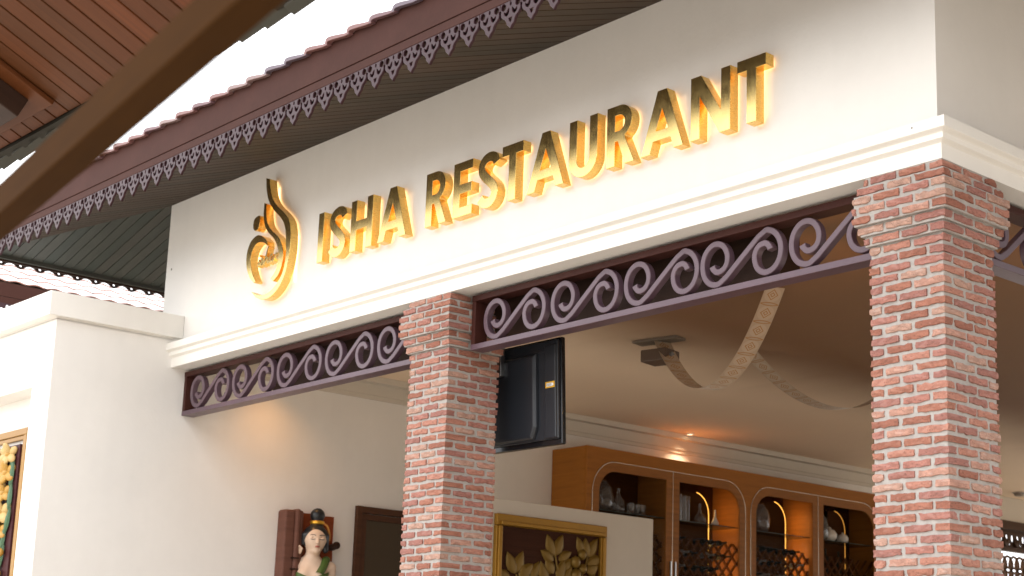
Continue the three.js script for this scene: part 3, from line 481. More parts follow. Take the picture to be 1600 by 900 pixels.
// ---------------------------------------------------------------- carved lady relief on the side wall
function sdfMesh(field, min, max, res) {
  const size = Math.max(...max.map((m, i) => m - min[i])), c = max.map((m, i) => (m + min[i]) / 2), h = size / 2 * 1.05;
  const mc = new MarchingCubes(res, new THREE.MeshStandardMaterial(), false, false, 200000); mc.isolation = 0;
  const half = res / 2; let k = 0;
  for (let z = 0; z < res; z++) for (let y = 0; y < res; y++) for (let x = 0; x < res; x++) mc.field[k++] = -field(c[0] + h * (x - half) / half, c[1] + h * (y - half) / half, c[2] + h * (z - half) / half);
  mc.update();
  const n = mc.count ?? mc.geometry.drawRange.count, g = new THREE.BufferGeometry();
  g.setAttribute('position', new THREE.BufferAttribute(Float32Array.from(mc.positionArray.subarray(0, n * 3)), 3));
  g.scale(h, h, h).translate(...c);
  const m = mergeVertices(g, 1e-5); m.computeVertexNormals(); return m;
}
const smin = (a, b, k) => { const h = Math.max(0, Math.min(1, 0.5 + 0.5 * (b - a) / k)); return b + (a - b) * h - k * h * (1 - h); };
const capS = (p, a, b, ra, rb) => { const ab = [b[0] - a[0], b[1] - a[1], b[2] - a[2]], ap = [p[0] - a[0], p[1] - a[1], p[2] - a[2]]; const t = Math.max(0, Math.min(1, (ab[0] * ap[0] + ab[1] * ap[1] + ab[2] * ap[2]) / (ab[0] ** 2 + ab[1] ** 2 + ab[2] ** 2))); return Math.hypot(ap[0] - ab[0] * t, ap[1] - ab[1] * t, ap[2] - ab[2] * t) - (ra + (rb - ra) * t); };
const ell = (p, c, r) => { const q = [(p[0] - c[0]) / r[0], (p[1] - c[1]) / r[1], (p[2] - c[2]) / r[2]], l = Math.hypot(...q); return (l - 1) * Math.min(...r); };
{
  const t = thing('carved_lady', 'carved wooden relief of a lady with black topknot and green dress on the white wall', 'wall carving', [XL, 2.2, -1.47], Math.PI / 2); // x to the right along the wall, z out of the wall
  const orange = wood([0.30, 0.065, 0.018], 0.6, grain2, 0.004), brown = wood([0.19, 0.085, 0.06], 0.65, grain, 0.006), skin = M({ color: [0.72, 0.53, 0.39], roughness: 0.5 }), hairM = M({ color: [0.012, 0.013, 0.015], roughness: 0.35 }), green = M({ color: [0.06, 0.105, 0.016], roughness: 0.5 });
  const rough = (g, a, f) => { const p = g.attributes.position; for (let i = 0; i < p.count; i++) { const x = p.getX(i), y = p.getY(i), z = p.getZ(i); p.setXYZ(i, x + (noise(x * f + 9, y * f + 5, z * f) - 0.5) * a, y + (noise(x * f + 33, y * f + 5, z * f) - 0.5) * a, z + (noise(x * f + 3, y * f + 55, z * f) - 0.5) * a); } g.computeVertexNormals(); return g; };
  part(t, 'back_board', rough(uvMetres(new THREE.BoxGeometry(0.52, 1.5, 0.07, 10, 24, 2).translate(0.46, 0.72, 0.037)), 0.025, 9), orange);
  const slab = (x0, x1, d, y1) => rough(uvMetres(new RoundedBoxGeometry(x1 - x0, y1, d, 3, 0.03).translate((x0 + x1) / 2, y1 / 2, d / 2 + 0.002)), 0.018, 7);
  part(t, 'side_slab', slab(0.0, 0.145, 0.16, 1.485), brown); part(t, 'side_slab', slab(0.135, 0.205, 0.19, 1.5), brown); part(t, 'side_slab', slab(0.195, 0.255, 0.17, 1.49), brown);
  for (const y of [0.93, 0.805]) part(t, 'slab_notch', bx(0.1, y, 0.15, 0.2, y + 0.015, 0.196), darkWood);
  part(t, 'branch', mergeGeometries([tube([[0.52, 1.28, 0.08], [0.6, 1.2, 0.11], [0.58, 1.12, 0.1], [0.66, 1.1, 0.12], [0.76, 1.13, 0.1]], 0.038, 30, 8), new THREE.SphereGeometry(0.045, 12, 10).translate(0.76, 1.135, 0.1)]), darkWood);
  const turn = (g) => g.translate(-0.43, 0, -0.15).rotateY(-0.5).scale(1.15, 1, 1.08).translate(0.405, 0, 0.15); // the figure is turned towards the entrance
  // body: head, neck, shoulders, torso and one raised arm in one surface
  const hx = 0.445, hy = 1.16, hz = 0.24; // head centre
  const body = (x, y, z) => {
    const p = [x, y, z], q = (x - hx) / 0.1, front = z - hz;
    const tw = 1 - 0.26 * Math.max(0, (hy - 0.02 - y) / 0.15);
    let d = ell([hx + (x - hx) / Math.max(0.6, tw), y, z], [hx, hy, hz], [0.116, 0.154, 0.118]);
    d = smin(d, ell(p, [hx + 0.012, hy - 0.135, hz + 0.055], [0.034, 0.025, 0.03]), 0.04);      // chin
    d = smin(d, capS(p, [hx + 0.016, hy + 0.02, hz + 0.104], [hx + 0.022, hy - 0.042, hz + 0.128], 0.008, 0.0165), 0.02); // nose
    d = smin(d, ell(p, [hx + 0.02, hy - 0.082, hz + 0.104], [0.024, 0.009, 0.014]), 0.008);      // lips
    d = smin(d, ell(p, [hx + 0.02, hy - 0.094, hz + 0.1], [0.02, 0.009, 0.014]), 0.006);
    for (const s of [-1, 1]) { const e = ell(p, [hx + 0.017 + s * 0.045, hy + 0.012, hz + 0.097], [0.03, 0.02, 0.022]); d = Math.max(d, -e - 0.006 + 0.0); d = smin(d, ell(p, [hx + 0.017 + s * 0.045, hy + 0.004, hz + 0.09], [0.024, 0.014, 0.018]), 0.008); }
    d = smin(d, ell(p, [hx - 0.1, hy - 0.02, hz - 0.01], [0.014, 0.04, 0.026]), 0.01);            // ear
    d = smin(d, capS(p, [hx - 0.01, hy - 0.1, hz - 0.02], [hx - 0.03, hy - 0.24, hz - 0.05], 0.064, 0.07), 0.05); // neck
    d = smin(d, capS(p, [0.30, 0.86, 0.15], [0.60, 0.86, 0.15], 0.075, 0.07), 0.08);               // shoulders
    d = smin(d, capS(p, [0.43, 0.8, 0.15], [0.44, 0.35, 0.15], 0.15, 0.12), 0.09);
    for (const s of [-1, 1]) d = smin(d, ell(p, [0.425 + s * 0.075, 0.74, 0.26], [0.078, 0.085, 0.065]), 0.05);
    d = smin(d, capS(p, [0.615, 0.85, 0.14], [0.65, 0.5, 0.14], 0.055, 0.045), 0.03);             // right arm in the picture
    d = smin(d, capS(p, [0.29, 0.85, 0.15], [0.24, 0.68, 0.2], 0.055, 0.045), 0.03);
    d = smin(d, capS(p, [0.24, 0.68, 0.2], [0.275, 0.95, 0.22], 0.042, 0.03), 0.02);               // forearm raised to the ear
    // hand: palm and five curled fingers
    d = smin(d, ell(p, [0.285, 1.03, 0.235], [0.032, 0.042, 0.024]), 0.015);
    for (let f = 0; f < 4; f++) { const yy = 1.065 - f * 0.021, r = 0.0105 - f * 0.0008; d = Math.min(d, smin(capS(p, [0.305, yy, 0.25], [0.265, yy + 0.006, 0.272], r, r), capS(p, [0.265, yy + 0.006, 0.272], [0.245, yy - 0.008, 0.25], r, r * 0.85), 0.004)); }
    d = Math.min(d, smin(capS(p, [0.3, 1.0, 0.245], [0.315, 1.05, 0.268], 0.012, 0.011), capS(p, [0.315, 1.05, 0.268], [0.29, 1.08, 0.272], 0.011, 0.009), 0.004));
    void q; void front; return d;
  };
  part(t, 'body', turn(sdfMesh(body, [0.16, 0.55, -0.02], [0.72, 1.36, 0.42], 110)), skin);
  // hair: cap, topknot, gold band
  const hair = (x, y, z) => { const p = [x, y, z]; let d = ell(p, [hx, hy + 0.025, hz - 0.025], [0.132, 0.156, 0.128]); const face = ell(p, [hx + 0.012, hy - 0.055, hz + 0.1], [0.114, 0.158, 0.125]); d = Math.max(d, -face); d = smin(d, capS(p, [hx - 0.108, hy + 0.05, hz + 0.02], [hx - 0.118, hy - 0.05, hz + 0.0], 0.032, 0.02), 0.02); d = smin(d, capS(p, [hx + 0.108, hy + 0.05, hz + 0.0], [hx + 0.11, hy - 0.12, hz - 0.02], 0.03, 0.028), 0.02); d = smin(d, capS(p, [hx + 0.01, hy + 0.15, hz - 0.04], [hx + 0.012, hy + 0.2, hz - 0.045], 0.06, 0.056), 0.03); return smin(d, ell(p, [hx + 0.012, hy + 0.285, hz - 0.05], [0.074, 0.085, 0.07]), 0.012); };
  part(t, 'hair', turn(sdfMesh(hair, [0.28, 0.98, 0.05], [0.62, 1.55, 0.4], 90)), hairM);
  part(t, 'hair_band', turn(new THREE.TorusGeometry(0.062, 0.014, 10, 28).rotateX(Math.PI / 2).scale(1, 1.6, 1).translate(hx + 0.012, hy + 0.2, hz - 0.045)), M({ color: [0.75, 0.42, 0.05], metalness: 0.8, roughness: 0.3 }));
  part(t, 'hair_ribbon', turn(tube([[hx + 0.06, hy + 0.2, hz - 0.04], [hx + 0.11, hy + 0.17, hz - 0.03], [hx + 0.14, hy + 0.08, hz - 0.05], [hx + 0.145, hy + 0.0, hz - 0.06]], 0.013)), M({ color: [0.5, 0.2, 0.03], roughness: 0.4 }));
  const dark = M({ color: [0.05, 0.03, 0.02], roughness: 0.6 }), lip = M({ color: [0.42, 0.13, 0.09], roughness: 0.4 });
  const onFace = (x, y) => { let z = hz + 0.2; for (let i = 0; i < 60 && body(x, y, z) > 0.0005; i++) z -= Math.max(0.001, body(x, y, z) * 0.7); return z; };
  for (const s of [-1, 1]) {
    const ex = hx + 0.017 + s * 0.045;
    part(t, 'eyebrow', turn(tube([-0.028, -0.01, 0.012, 0.028].map((u) => { const x = ex + u, y = hy + 0.047 - 9 * (u + s * -0.004) ** 2; return [x, y, onFace(x, y)]; }), 0.0042, 12, 5)), dark);
    part(t, 'eyelid_line', turn(tube([-0.024, -0.008, 0.008, 0.024].map((u) => { const x = ex + u, y = hy - 0.008 + 8 * u ** 2; return [x, y, onFace(x, y)]; }), 0.0042, 12, 5)), dark);
  }
  part(t, 'lips', turn(mergeGeometries([0, 1].map((k) => tube([-0.02, -0.007, 0.007, 0.02].map((u) => { const x = hx + 0.02 + u, y = hy - (k ? 0.092 : 0.082) - (k ? -1 : 1) * 6 * u ** 2 * (k ? 1 : 1); return [x, y, onFace(x, y) - 0.002]; }), 0.0062, 10, 6)))), lip);
  const dress = (x, y, z) => { const d = body(x, y, z) - 0.012; const neck = ((x - 0.42) / 0.11) ** 2 * 0.06; return Math.max(d, y - (0.72 + 0.75 * Math.abs(x - 0.425) ** 1.3), -(z - 0.06), x - 0.6, 0.27 - x); };
  part(t, 'dress', turn(sdfMesh(dress, [0.2, 0.55, 0.05], [0.68, 0.98, 0.44], 80)), green);
  part(t, 'shoulder_sash', turn(new THREE.TubeGeometry(new THREE.CatmullRomCurve3([[0.5, 0.76, 0.31], [0.54, 0.85, 0.27], [0.565, 0.935, 0.2], [0.575, 0.945, 0.12]].map((a) => new THREE.Vector3(...a))), 20, 0.042, 10)), green);
}

// ---------------------------------------------------------------- display cabinet
const cab = { x: -9.424, z: -5.646 };
{
  const t = thing('display_cabinet', 'long brown wooden display cabinet with arched glass doors behind the partition', 'cabinet', [cab.x, 1.0, cab.z], Math.PI / 2); // local x along the wall (away), z out into the room
  const W = 6.4, HT = 3.9, D = 0.69;
  const R = (x0, y0, x1, y1, r, left, right) => { const p = [[x0, y0], [x1, y0]]; if (right) p.push(...arc(x1 - r, y1 - r, r, 0, 90, 10)); else p.push([x1, y1]); if (left) p.push(...arc(x0 + r, y1 - r, r, 90, 180, 10)); else p.push([x0, y1]); return p; };
  const pairs = [[0.10, 1.62, 3.12], [3.22, 4.76, 6.26]];
  part(t, 'face_board', ext(shapeOf([[0, 0], [W, 0], [W, HT], [0, HT]], pairs.map(([a, , b]) => R(a, 0.12, b, 3.735, 0.42, true, true).reverse())), 0.035, 0.003).translate(0, 0, -0.036), cabWood);
  part(t, 'end_panel', rbx(0, 0, -D, 0.03, HT, -0.038, 0.004), cabWood);
  part(t, 'end_panel', rbx(W - 0.03, 0, -D, W, HT, -0.038, 0.004), cabWood);
  part(t, 'top_panel', rbx(0.03, HT - 0.1, -D, W - 0.03, HT - 0.002, -0.038, 0.004), cabWood);
  part(t, 'back_panel', bx(0.03, 0, -D + 0.002, W - 0.03, HT - 0.1, -D + 0.02), cabDark);
  for (const x of [1.6, 3.15, 4.74]) part(t, 'divider', bx(x, 0.1, -D + 0.02, x + 0.03, HT - 0.1, -0.06), cabDoor);
  const edgeM = M({ color: [0.72, 0.62, 0.5], metalness: 0.7, roughness: 0.25 });
  pairs.forEach(([a, m, b], k) => [[a + 0.006, m - 0.004, true], [m + 0.004, b - 0.006, false]].forEach(([x0, x1, L], j) => {
    const o = R(x0, 0.126, x1, 3.729, 0.416, L, !L), i = R(x0 + 0.125, 0.25, x1 - 0.125, 3.604, 0.30, L, !L);
    const door = part(t, 'cabinet_door', ext(shapeOf(o, [i.slice().reverse()]), 0.03, 0.004).translate(0, 0, -0.028), cabDoor);
    const line = o.slice(1).concat([o[0]]).map(([x, y]) => [x, y, 0.003]); if (!L) { line.length = 0; o.slice(1).forEach(([x, y]) => line.push([x, y, 0.003])); }
    part(door, 'door_edging', mergeGeometries(line.slice(0, -1).map((q, n) => new THREE.TubeGeometry(new THREE.LineCurve3(new THREE.Vector3(...q), new THREE.Vector3(...line[n + 1])), 1, 0.006, 5))), edgeM);
    part(door, 'door_glass', new THREE.ShapeGeometry(shapeOf(i)), glassPane, [0, 0, -0.014]);
    part(door, 'door_handle', rbx(L ? x1 - 0.05 : x0 + 0.03, 2.0, 0.003, L ? x1 - 0.03 : x0 + 0.05, 2.5, 0.03, 0.004), steel);
    // glass shelf, inner back board with a lit edge, wine rack
    part(t, 'glass_shelf', rbx(x0 + 0.05, 3.085, -D + 0.03, x1 - 0.05, 3.097, -0.09, 0.003), M({ color: [0.04, 0.045, 0.035], roughness: 0.15, specularIntensity: 0.5 }, true));
    const id = k * 2 + j, mid = x0 + (id === 2 ? 1.22 : 1.12);
    if (id !== 0) {
      const bd = R(x0 + 0.03, 0.15, mid, id === 1 ? 3.56 : 3.6, 0.3, false, true);
      part(t, 'inner_board', ext(shapeOf(bd), 0.02, 0.003).translate(0, 0, -0.40), cabDark);
      const e = bd.slice(1).filter(([x]) => x > mid - 0.27).map(([x, y]) => new THREE.Vector3(x + 0.012, y + 0.012, -0.385)), st = id === 3 ? 0.7 : 2.4;
      part(t, 'led_strip', new THREE.TubeGeometry(new THREE.CatmullRomCurve3(e, false, 'catmullrom', 0.05), 60, 0.005, 6), M({ color: 0x000000, emissive: 0xffae4a, emissiveIntensity: st }));
      if (id !== 3) { const l = new THREE.RectAreaLight(0xffc070, 30, 0.03, 2.4); l.name = 'led_light'; l.position.set(mid + 0.022, 2.3, -0.385); l.rotation.y = -Math.PI / 2 - 0.25; t.add(l); }
    }
    const rack = part(t, 'wine_rack', mergeGeometries([-1, 1].flatMap((s) => Array.from({ length: 9 }, (_, n) => new THREE.BoxGeometry(0.016, 1.1, 0.04).rotateZ(s * 0.72).translate(x0 + 0.03 + n * 0.17, 2.45, -0.2)).filter((g) => { g.computeBoundingBox(); return true; }))), wood([0.13, 0.045, 0.009], 0.6, grain, 0.0008, 0.15));
    rack.userData.kind = 'stuff';
  }));
  part(t, 'plinth', bx(0.03, 0, -0.3, W - 0.03, 0.1, -0.04), cabDark);
}
// glass and china standing on the cabinet shelf: local shelf coordinates to world
const onShelf = (x, d = 0.3) => [cab.x - d, 4.098, cab.z - x];
const lathe = (p, n = 20) => new THREE.LatheGeometry(V2(p), n);
const decanter = lathe([[0, 0], [0.085, 0], [0.095, 0.06], [0.085, 0.17], [0.03, 0.25], [0.024, 0.31], [0.034, 0.34], [0.026, 0.34], [0.02, 0.31], [0.024, 0.25], [0.078, 0.165], [0.085, 0.06], [0.075, 0.012], [0, 0.012]]);
const jug = lathe([[0, 0], [0.12, 0], [0.15, 0.08], [0.155, 0.2], [0.13, 0.32], [0.07, 0.4], [0.06, 0.42], [0.05, 0.4], [0.12, 0.31], [0.143, 0.2], [0.138, 0.08], [0.11, 0.012], [0, 0.012]]);
const tumbler = lathe([[0, 0], [0.05, 0], [0.06, 0.16], [0.054, 0.16], [0.046, 0.01], [0, 0.01]]);
const teapot = lathe([[0, 0], [0.06, 0], [0.1, 0.05], [0.105, 0.1], [0.07, 0.15], [0.03, 0.165], [0.025, 0.185], [0.012, 0.2], [0, 0.2]]);
const china = M({ color: [0.7, 0.66, 0.6], roughness: 0.25 });
[[jug, 0.55, 'first'], [decanter, 0.85, 'second']].forEach(([g, x, q]) => single('glass_jug', `${q} clear glass jug from the left on the shelf of the dark left cabinet door`, 'glass jug', g, glassSolid, onShelf(x, 0.28)));
[1.05, 1.2, 1.33].forEach((x, i) => single('glass_tumbler', 'small drinking glass standing right of the jugs on the left cabinet shelf', 'glass', tumbler, glassSolid, onShelf(x, 0.25 + 0.03 * i), 'glasses on the left cabinet shelf'));
[1.95, 2.1, 2.22].forEach((x, i) => single('glass_vase', 'tall clear glass vase on the shelf behind the second cabinet door', 'vase', lathe([[0, 0], [0.055, 0], [0.06, 0.38], [0.054, 0.38], [0.049, 0.01], [0, 0.01]]), glassSolid, onShelf(x, 0.22 + 0.05 * i), 'glass vases behind the second cabinet door'));
single('round_decanter', 'round bottomed glass decanter by the bright light strip in the second cabinet', 'decanter', lathe([[0, 0], [0.07, 0.01], [0.1, 0.06], [0.08, 0.12], [0.03, 0.18], [0.02, 0.3], [0.015, 0.3], [0.024, 0.18], [0.07, 0.115], [0.09, 0.06], [0.06, 0.018], [0, 0.012]]), glassSolid, onShelf(2.48, 0.3));
single('small_bottle', 'small pale bottle right of the light strip in the second cabinet', 'bottle', lathe([[0, 0], [0.05, 0], [0.055, 0.05], [0.014, 0.14], [0.012, 0.24], [0, 0.24]]), china, onShelf(2.8, 0.3));
single('large_glass_jar', 'large ribbed clear glass jar on the shelf of the third cabinet door', 'glass jar', jug, glassSolid, onShelf(3.68, 0.22));
single('tall_glass_jar', 'tall clear glass jar at the left of the fourth cabinet door', 'glass jar', jug, glassSolid, onShelf(5.05, 0.22));
single('brown_box', 'upright gold brown bottle box in the fourth cabinet', 'box', rbx(-0.07, 0, -0.07, 0.07, 0.5, 0.07, 0.006), wood([0.32, 0.17, 0.04], 0.5), onShelf(5.4, 0.45));
[[5.35, 'round white teapot', 1], [5.68, 'smaller white teapot', 0.75]].forEach(([x, n, s]) => { const m = single('white_teapot', `${n} on the shelf of the fourth cabinet`, 'teapot', teapot, china, onShelf(x, 0.26)); m.scale.setScalar(s * 1.15); });
{
  const bottleG = lathe([[0, 0], [0.038, 0], [0.04, 0.2], [0.034, 0.225], [0.014, 0.255], [0.0135, 0.32], [0.016, 0.322], [0.016, 0.335], [0, 0.335]], 14), dk = M({ color: [0.014, 0.014, 0.008], roughness: 0.5, specularIntensity: 0.25 }, true), gl = M({ color: [0.13, 0.115, 0.09], roughness: 0.5, specularIntensity: 0.25 }, true);
  const where = ['behind the left cabinet door', 'in the rack behind the second cabinet door', 'in the rack behind the third cabinet door', 'in the rack behind the fourth cabinet door'];
  const baseG = bottleG.clone().rotateX(Math.PI / 2);
  [[0.5, 1.3, 0], [1.78, 2.96, 1], [3.4, 4.55, 2]].forEach(([a, b, k]) => { for (let r = 0; r < 3; r++) for (let x = a + (r % 2) * 0.085; x < b; x += 0.17) { if (rnd() < 0.35) continue; const y = 3.86 - r * 0.19; single('wine_bottle', `dark wine bottle lying ${where[k]}`, 'bottle', baseG, rnd() < 0.4 ? gl : dk, [cab.x - 0.42, y, cab.z - x], `wine bottles ${where[k]}`).rotation.y = Math.PI / 2; } });
  [[5.05, 1], [5.3, 1.1], [5.62, 1.05]].forEach(([x, s]) => { const m = single('upright_bottle', 'dark upright bottle below the shelf of the fourth cabinet', 'bottle', bottleG, dk, [cab.x - 0.3, 3.62, cab.z - x], 'upright bottles in the fourth cabinet'); m.scale.setScalar(s); });
}

// ---------------------------------------------------------------- ceiling things
{
  const cv = document.createElement('canvas'); cv.width = 128; cv.height = 1024; const c = cv.getContext('2d');
  c.fillStyle = '#d9cdbb'; c.fillRect(0, 0, 128, 1024); c.strokeStyle = '#c9995c'; c.lineWidth = 5;
  for (let i = 0; i < 8; i++) { const y = i * 128 + 64; c.fillStyle = '#e3d9c9'; c.beginPath(); c.ellipse(64, y, 54, 50, 0, 0, 7); c.fill(); c.save(); c.translate(64, y); c.rotate(Math.PI / 4); c.strokeRect(-24, -24, 48, 48); c.strokeRect(-10, -10, 20, 20); c.restore(); c.beginPath(); c.moveTo(4, y - 64); c.quadraticCurveTo(64, y - 44, 124, y - 64); c.moveTo(4, y + 64); c.quadraticCurveTo(64, y + 44, 124, y + 64); c.stroke(); }
  const rt = new THREE.CanvasTexture(cv); rt.colorSpace = THREE.SRGBColorSpace; rt.wrapT = THREE.RepeatWrapping;
  const sheer = (k) => M({ color: [k, k * 0.9, k * 0.8], map: rt, roughness: 0.8, transmission: 0.45, thickness: 0, side: THREE.DoubleSide }, true);
  const ribbon = (label, A, B, sag, w, k) => {
    const n = 48, a = new THREE.Vector3(...A), b = new THREE.Vector3(...B), d = b.clone().sub(a), side = new THREE.Vector3(-d.z, 0, d.x).normalize(), pos = [], uv = [], idx = []; let L = 0, prev = null;
    for (let i = 0; i <= n; i++) { const t = i / n, p = a.clone().addScaledVector(d, t); p.y -= sag * (1 - Math.pow(2 * t - 1, 2)); if (prev) L += p.distanceTo(prev); prev = p.clone(); for (const s of [-1, 1]) { const v = p.clone().addScaledVector(side, (s * w) / 2); pos.push(v.x, v.y, v.z); uv.push(s * 0.5 + 0.5, L / (w * 8)); } if (i < n) { const k = i * 2; idx.push(k, k + 1, k + 2, k + 1, k + 3, k + 2); } }
    const g = new THREE.BufferGeometry(); g.setAttribute('position', new THREE.Float32BufferAttribute(pos, 3)); g.setAttribute('uv', new THREE.Float32BufferAttribute(uv, 2)); g.setIndex(idx); g.computeVertexNormals();
    single('fabric_ribbon', label, 'ribbon', g, sheer(k), null, 'patterned ribbons hung in swags under the ceiling');
  };
  ribbon('patterned cream ribbon hanging in a swag beside the ceiling projector', [-5.95, 5.405, -3.47], [-3.62, 5.405, -2.6], 0.735, 0.2, 0.9);
  ribbon('fainter patterned ribbon hanging in a swag left of the nearest pillar', [-5.546, 5.405, -4.397], [-5.529, 5.405, -7.064], 0.455, 0.2, 0.7);
  const p = thing('ceiling_projector', 'dark projector box on a bracket under the dining room ceiling', 'projector', [-5.95, 5.41, -3.45], 0.2);
  part(p, 'mount_plate', rbx(-0.3, -0.03, -0.1, 0.26, 0, 0.1, 0.006), M({ color: [0.14, 0.11, 0.08], roughness: 0.6 }));
  part(p, 'arm', new THREE.CylinderGeometry(0.02, 0.02, 0.12, 10), steel, [0, -0.08, 0]);
  part(p, 'box', rbx(-0.16, -0.26, -0.14, 0.16, -0.13, 0.14, 0.012), M({ color: [0.10, 0.065, 0.045], roughness: 0.5 }));
  part(p, 'lens', new THREE.CylinderGeometry(0.035, 0.035, 0.03, 14).rotateZ(Math.PI / 2), M({ color: [0.25, 0.25, 0.25], roughness: 0.2 }), [0.17, -0.2, 0.04]);
}
function downlight(label, pos, power, angle, color) {
  const t = thing('downlight', label, 'ceiling light', pos, 0);
  part(t, 'trim_ring', new THREE.TorusGeometry(0.055, 0.01, 8, 24).rotateX(Math.PI / 2), M({ color: [0.8, 0.78, 0.74], roughness: 0.4 }));
  part(t, 'lamp', new THREE.CylinderGeometry(0.042, 0.042, 0.006, 20), M({ color: 0x000000, emissive: 0xffdcae, emissiveIntensity: 5 }), [0, 0.004, 0]);
  const l = new THREE.SpotLight(color, power, 0, angle, 1); l.name = 'lamp_light'; l.position.set(0, -0.012, 0); l.target.position.set(0, -3, 0); l.castShadow = true; l.shadow.radius = 3; t.add(l, l.target); return t;
}
downlight('small lit downlight at the ceiling edge above the display cabinet', [-9.86, 5.402, -8.05], 5, 1.0, 0xffdfb8);
downlight('warm lit downlight on the ceiling behind the left scroll frame', [-9.62, 5.402, -1.2], 3.8, 1.0, 0xffb566);
{
  const t = thing('smoke_detector', 'small round smoke detector on the ceiling right of the nearest pillar', 'smoke detector', [-9.6, 5.41, -16.25]);
  part(t, 'housing', new THREE.CylinderGeometry(0.1, 0.08, 0.06, 20), M({ color: [0.25, 0.22, 0.19], roughness: 0.5 }), [0, -0.031, 0]);
  part(t, 'base', new THREE.CylinderGeometry(0.12, 0.12, 0.012, 20), M({ color: [0.5, 0.45, 0.4], roughness: 0.5 }), [0, -0.006, 0]);
  const w = thing('wall_lamp', 'warm lit lantern under the side scroll frame at the right edge', 'lamp', [-1.6, 4.52, -2.0]);
  part(w, 'lantern_frame', mergeGeometries([rbx(-0.09, 0.2, -0.09, 0.09, 0.23, 0.09, 0.004), rbx(-0.09, -0.02, -0.09, 0.09, 0, 0.09, 0.004), ...[[-1, -1], [1, -1], [1, 1], [-1, 1]].map(([a, b]) => bx(a * 0.085 - 0.008, 0, b * 0.085 - 0.008, a * 0.085 + 0.008, 0.2, b * 0.085 + 0.008))]), darkWood);
  part(w, 'hanger', new THREE.CylinderGeometry(0.006, 0.006, 0.66, 8), darkWood, [0, 0.56, 0]);
  part(w, 'bulb', new THREE.SphereGeometry(0.05, 16, 12), M({ color: 0x000000, emissive: 0xffb04a, emissiveIntensity: 6 }), [0, 0.1, 0]);
  const l = new THREE.PointLight(0xffb04a, 1.2); l.name = 'lamp_light'; l.castShadow = true; l.position.set(0, 0.1, 0); w.add(l);
}
// lattice window at the far right
{
  const t = thing('lattice_window', 'dark carved lattice window with round interlaced bars at the far right', 'window', [XL, 1.0, -15.3], Math.PI / 2);
  const W = 3.9, T = 3.98, brown = wood([0.07, 0.03, 0.012], 0.4);
  part(t, 'frame_top', rbx(0, T - 0.16, -0.12, W, T, 0.03, 0.006), brown);
  part(t, 'frame_side', rbx(0, 0, -0.12, 0.12, T - 0.16, 0.03, 0.006), brown);
  part(t, 'frame_bar', rbx(0.12, T - 0.55, -0.1, W, T - 0.47, 0.02, 0.006), brown);
  const ring = new THREE.TorusGeometry(0.145, 0.026, 6, 20), gl = wood([0.16, 0.07, 0.02], 0.35);
  const rings = []; for (let x = 0.2; x < W; x += 0.2) for (let y = 2.2; y < T - 0.58; y += 0.2) rings.push(ring.clone().translate(x, y, -0.04));
  part(t, 'lattice', mergeGeometries(rings), gl).userData.kind = 'stuff';
  const orn = []; for (let x = 0.25; x < W; x += 0.36) for (const a of [-0.6, 0, 0.6]) orn.push(new THREE.SphereGeometry(0.07, 10, 8).scale(0.5, 1.3, 0.4).translate(0, 0.08, 0).rotateZ(a).translate(x, T - 0.45, -0.03));
  part(t, 'carved_crest', mergeGeometries(orn), brown).userData.kind = 'stuff';
  const eyes = []; for (let x = 0.16; x < W - 0.06; x += 0.18) eyes.push(circ(x, T - 0.3, 0.045, 10, 0.075), circ(x + 0.09, T - 0.41, 0.03, 8));
  part(t, 'crest_board', ext(shapeOf([[0.12, T - 0.47], [W, T - 0.47], [W, T - 0.16], [0.12, T - 0.16]], eyes), 0.03, 0), brown, [0, 0, -0.08]);
}
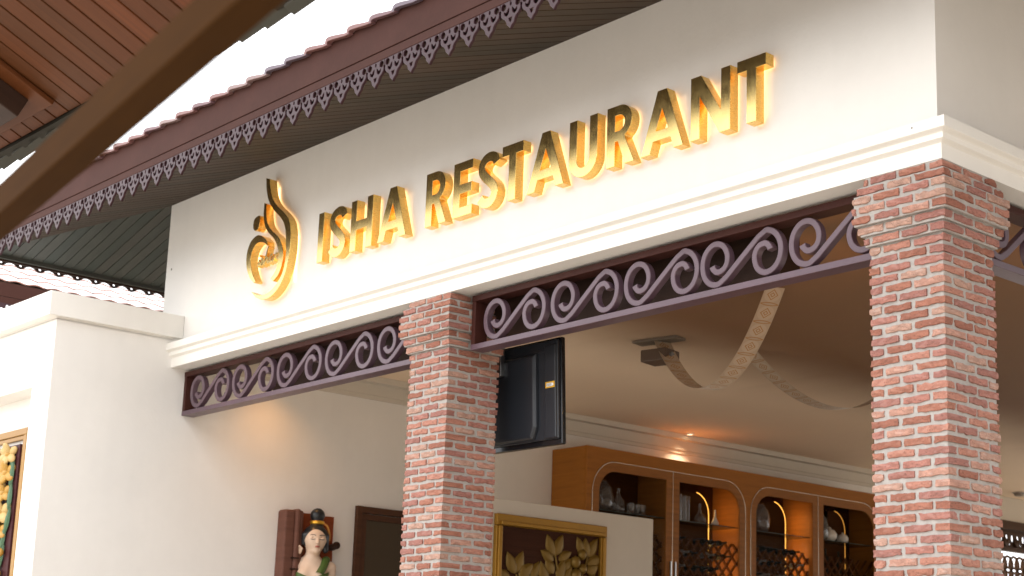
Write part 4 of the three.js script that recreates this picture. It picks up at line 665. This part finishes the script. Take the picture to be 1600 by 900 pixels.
// ---------------------------------------------------------------- niche panel of flowers
{
  const t = thing('flower_panel', 'gold framed carved panel of yellow flowers and green leaves in the annex niche', 'wall carving', [-13.3, 0, 1.105]); // x right, z out
  const oak = M({ color: [0.36, 0.19, 0.04], roughness: 0.45, map: paintWear }), maroon = wood([0.075, 0.022, 0.024], 0.5, grain2), yel = M({ color: [0.50, 0.27, 0.045], roughness: 0.42, map: paintWear }), pale = M({ color: [0.56, 0.38, 0.14], roughness: 0.45, map: paintWear }), grn = M({ color: [0.07, 0.15, 0.075], roughness: 0.42, map: paintWear });
  const R = 2.24, T = 4.40, B = 1.6, L = 0.6;
  part(t, 'frame_top', rbx(L, T - 0.075, 0.002, R, T, 0.055, 0.008), oak); part(t, 'frame_side', rbx(R - 0.075, B, 0.002, R, T - 0.076, 0.055, 0.008), oak);
  part(t, 'frame_lip', rbx(L, T - 0.125, 0.002, R - 0.076, T - 0.077, 0.04, 0.008), oak); part(t, 'frame_lip', rbx(R - 0.115, B, 0.002, R - 0.077, T - 0.126, 0.04, 0.008), oak);
  part(t, 'backing', rbx(L, B, 0.002, R - 0.15, T - 0.17, 0.05, 0.006), maroon);
  part(t, 'backing_edge', bx(R - 0.15, B, 0.002, R - 0.116, T - 0.128, 0.015), yel);
  const petal = new THREE.SphereGeometry(0.05, 12, 8).scale(0.8, 1.2, 0.45).translate(0, 0.055, 0), ball = new THREE.SphereGeometry(0.035, 12, 8), stem = leafGeo(0.3, 0.075, 0.03);
  const flower = (x, y, s, m, k = 6) => { const f = part(t, 'flower_centre', ball, yel, [x, y, 0.1]); f.scale.setScalar(s); for (let i = 0; i < k; i++) part(f, 'petal', petal, m, [0, 0, -0.005 * (i % 2)], [0.45 * Math.cos(i), 0.35, (i / k) * 2 * Math.PI]); };
  const xr = R - 0.15;
  [[-0.16, 4.12, 1.2], [-0.34, 4.05, 1.1], [-0.17, 3.92, 1.25], [-0.32, 3.82, 1.2], [-0.2, 3.7, 1.1], [-0.36, 3.62, 1.1], [-0.22, 3.48, 1.5], [-0.34, 3.3, 1.2], [-0.2, 3.28, 1.0]].forEach(([x, y, s], i) => flower(xr + x, y, s, i % 3 ? yel : pale));
  [[-0.14, 3.05], [-0.24, 2.93], [-0.16, 2.82], [-0.12, 2.66]].forEach(([x, y]) => part(t, 'flower_bud', new THREE.SphereGeometry(0.055, 14, 10).scale(1.1, 0.9, 0.8), yel, [xr + x, y, 0.1]));
  [[-0.08, 3.88, 5], [-0.1, 3.75, -8], [-0.08, 3.5, -4], [-0.12, 3.25, -18], [-0.18, 3.05, -14], [-0.2, 2.85, -20], [-0.28, 2.6, -10], [-0.3, 2.95, 4], [-0.14, 2.4, -16], [-0.26, 2.3, 8], [-0.3, 3.8, 20]].forEach(([x, y, a]) => part(t, 'carved_leaf', stem, grn, [xr + x, y, 0.075], [0, 0, THREE.MathUtils.degToRad(a)]));
}
// ---------------------------------------------------------------- pale tower far behind
{
  const t = thing('distant_tower', 'pale white framed tower far off in the sky above the roof', 'building', [-66.4, 0, -40]);
  const m = M({ color: [0.8, 0.8, 0.8], roughness: 0.6 });
  for (const x of [-1.2, 0.9, 3.6]) part(t, 'column', bx(x - 0.25, 0, -0.25, x + 0.25, 44, 0.25), m);
  for (const y of [6, 12, 18, 24, 30, 36, 39.2, 41]) part(t, 'cross_beam', bx(-1.45, y, -0.2, 3.85, y + 0.35, 0.2), m);
}
renderer.render(scene, camera);
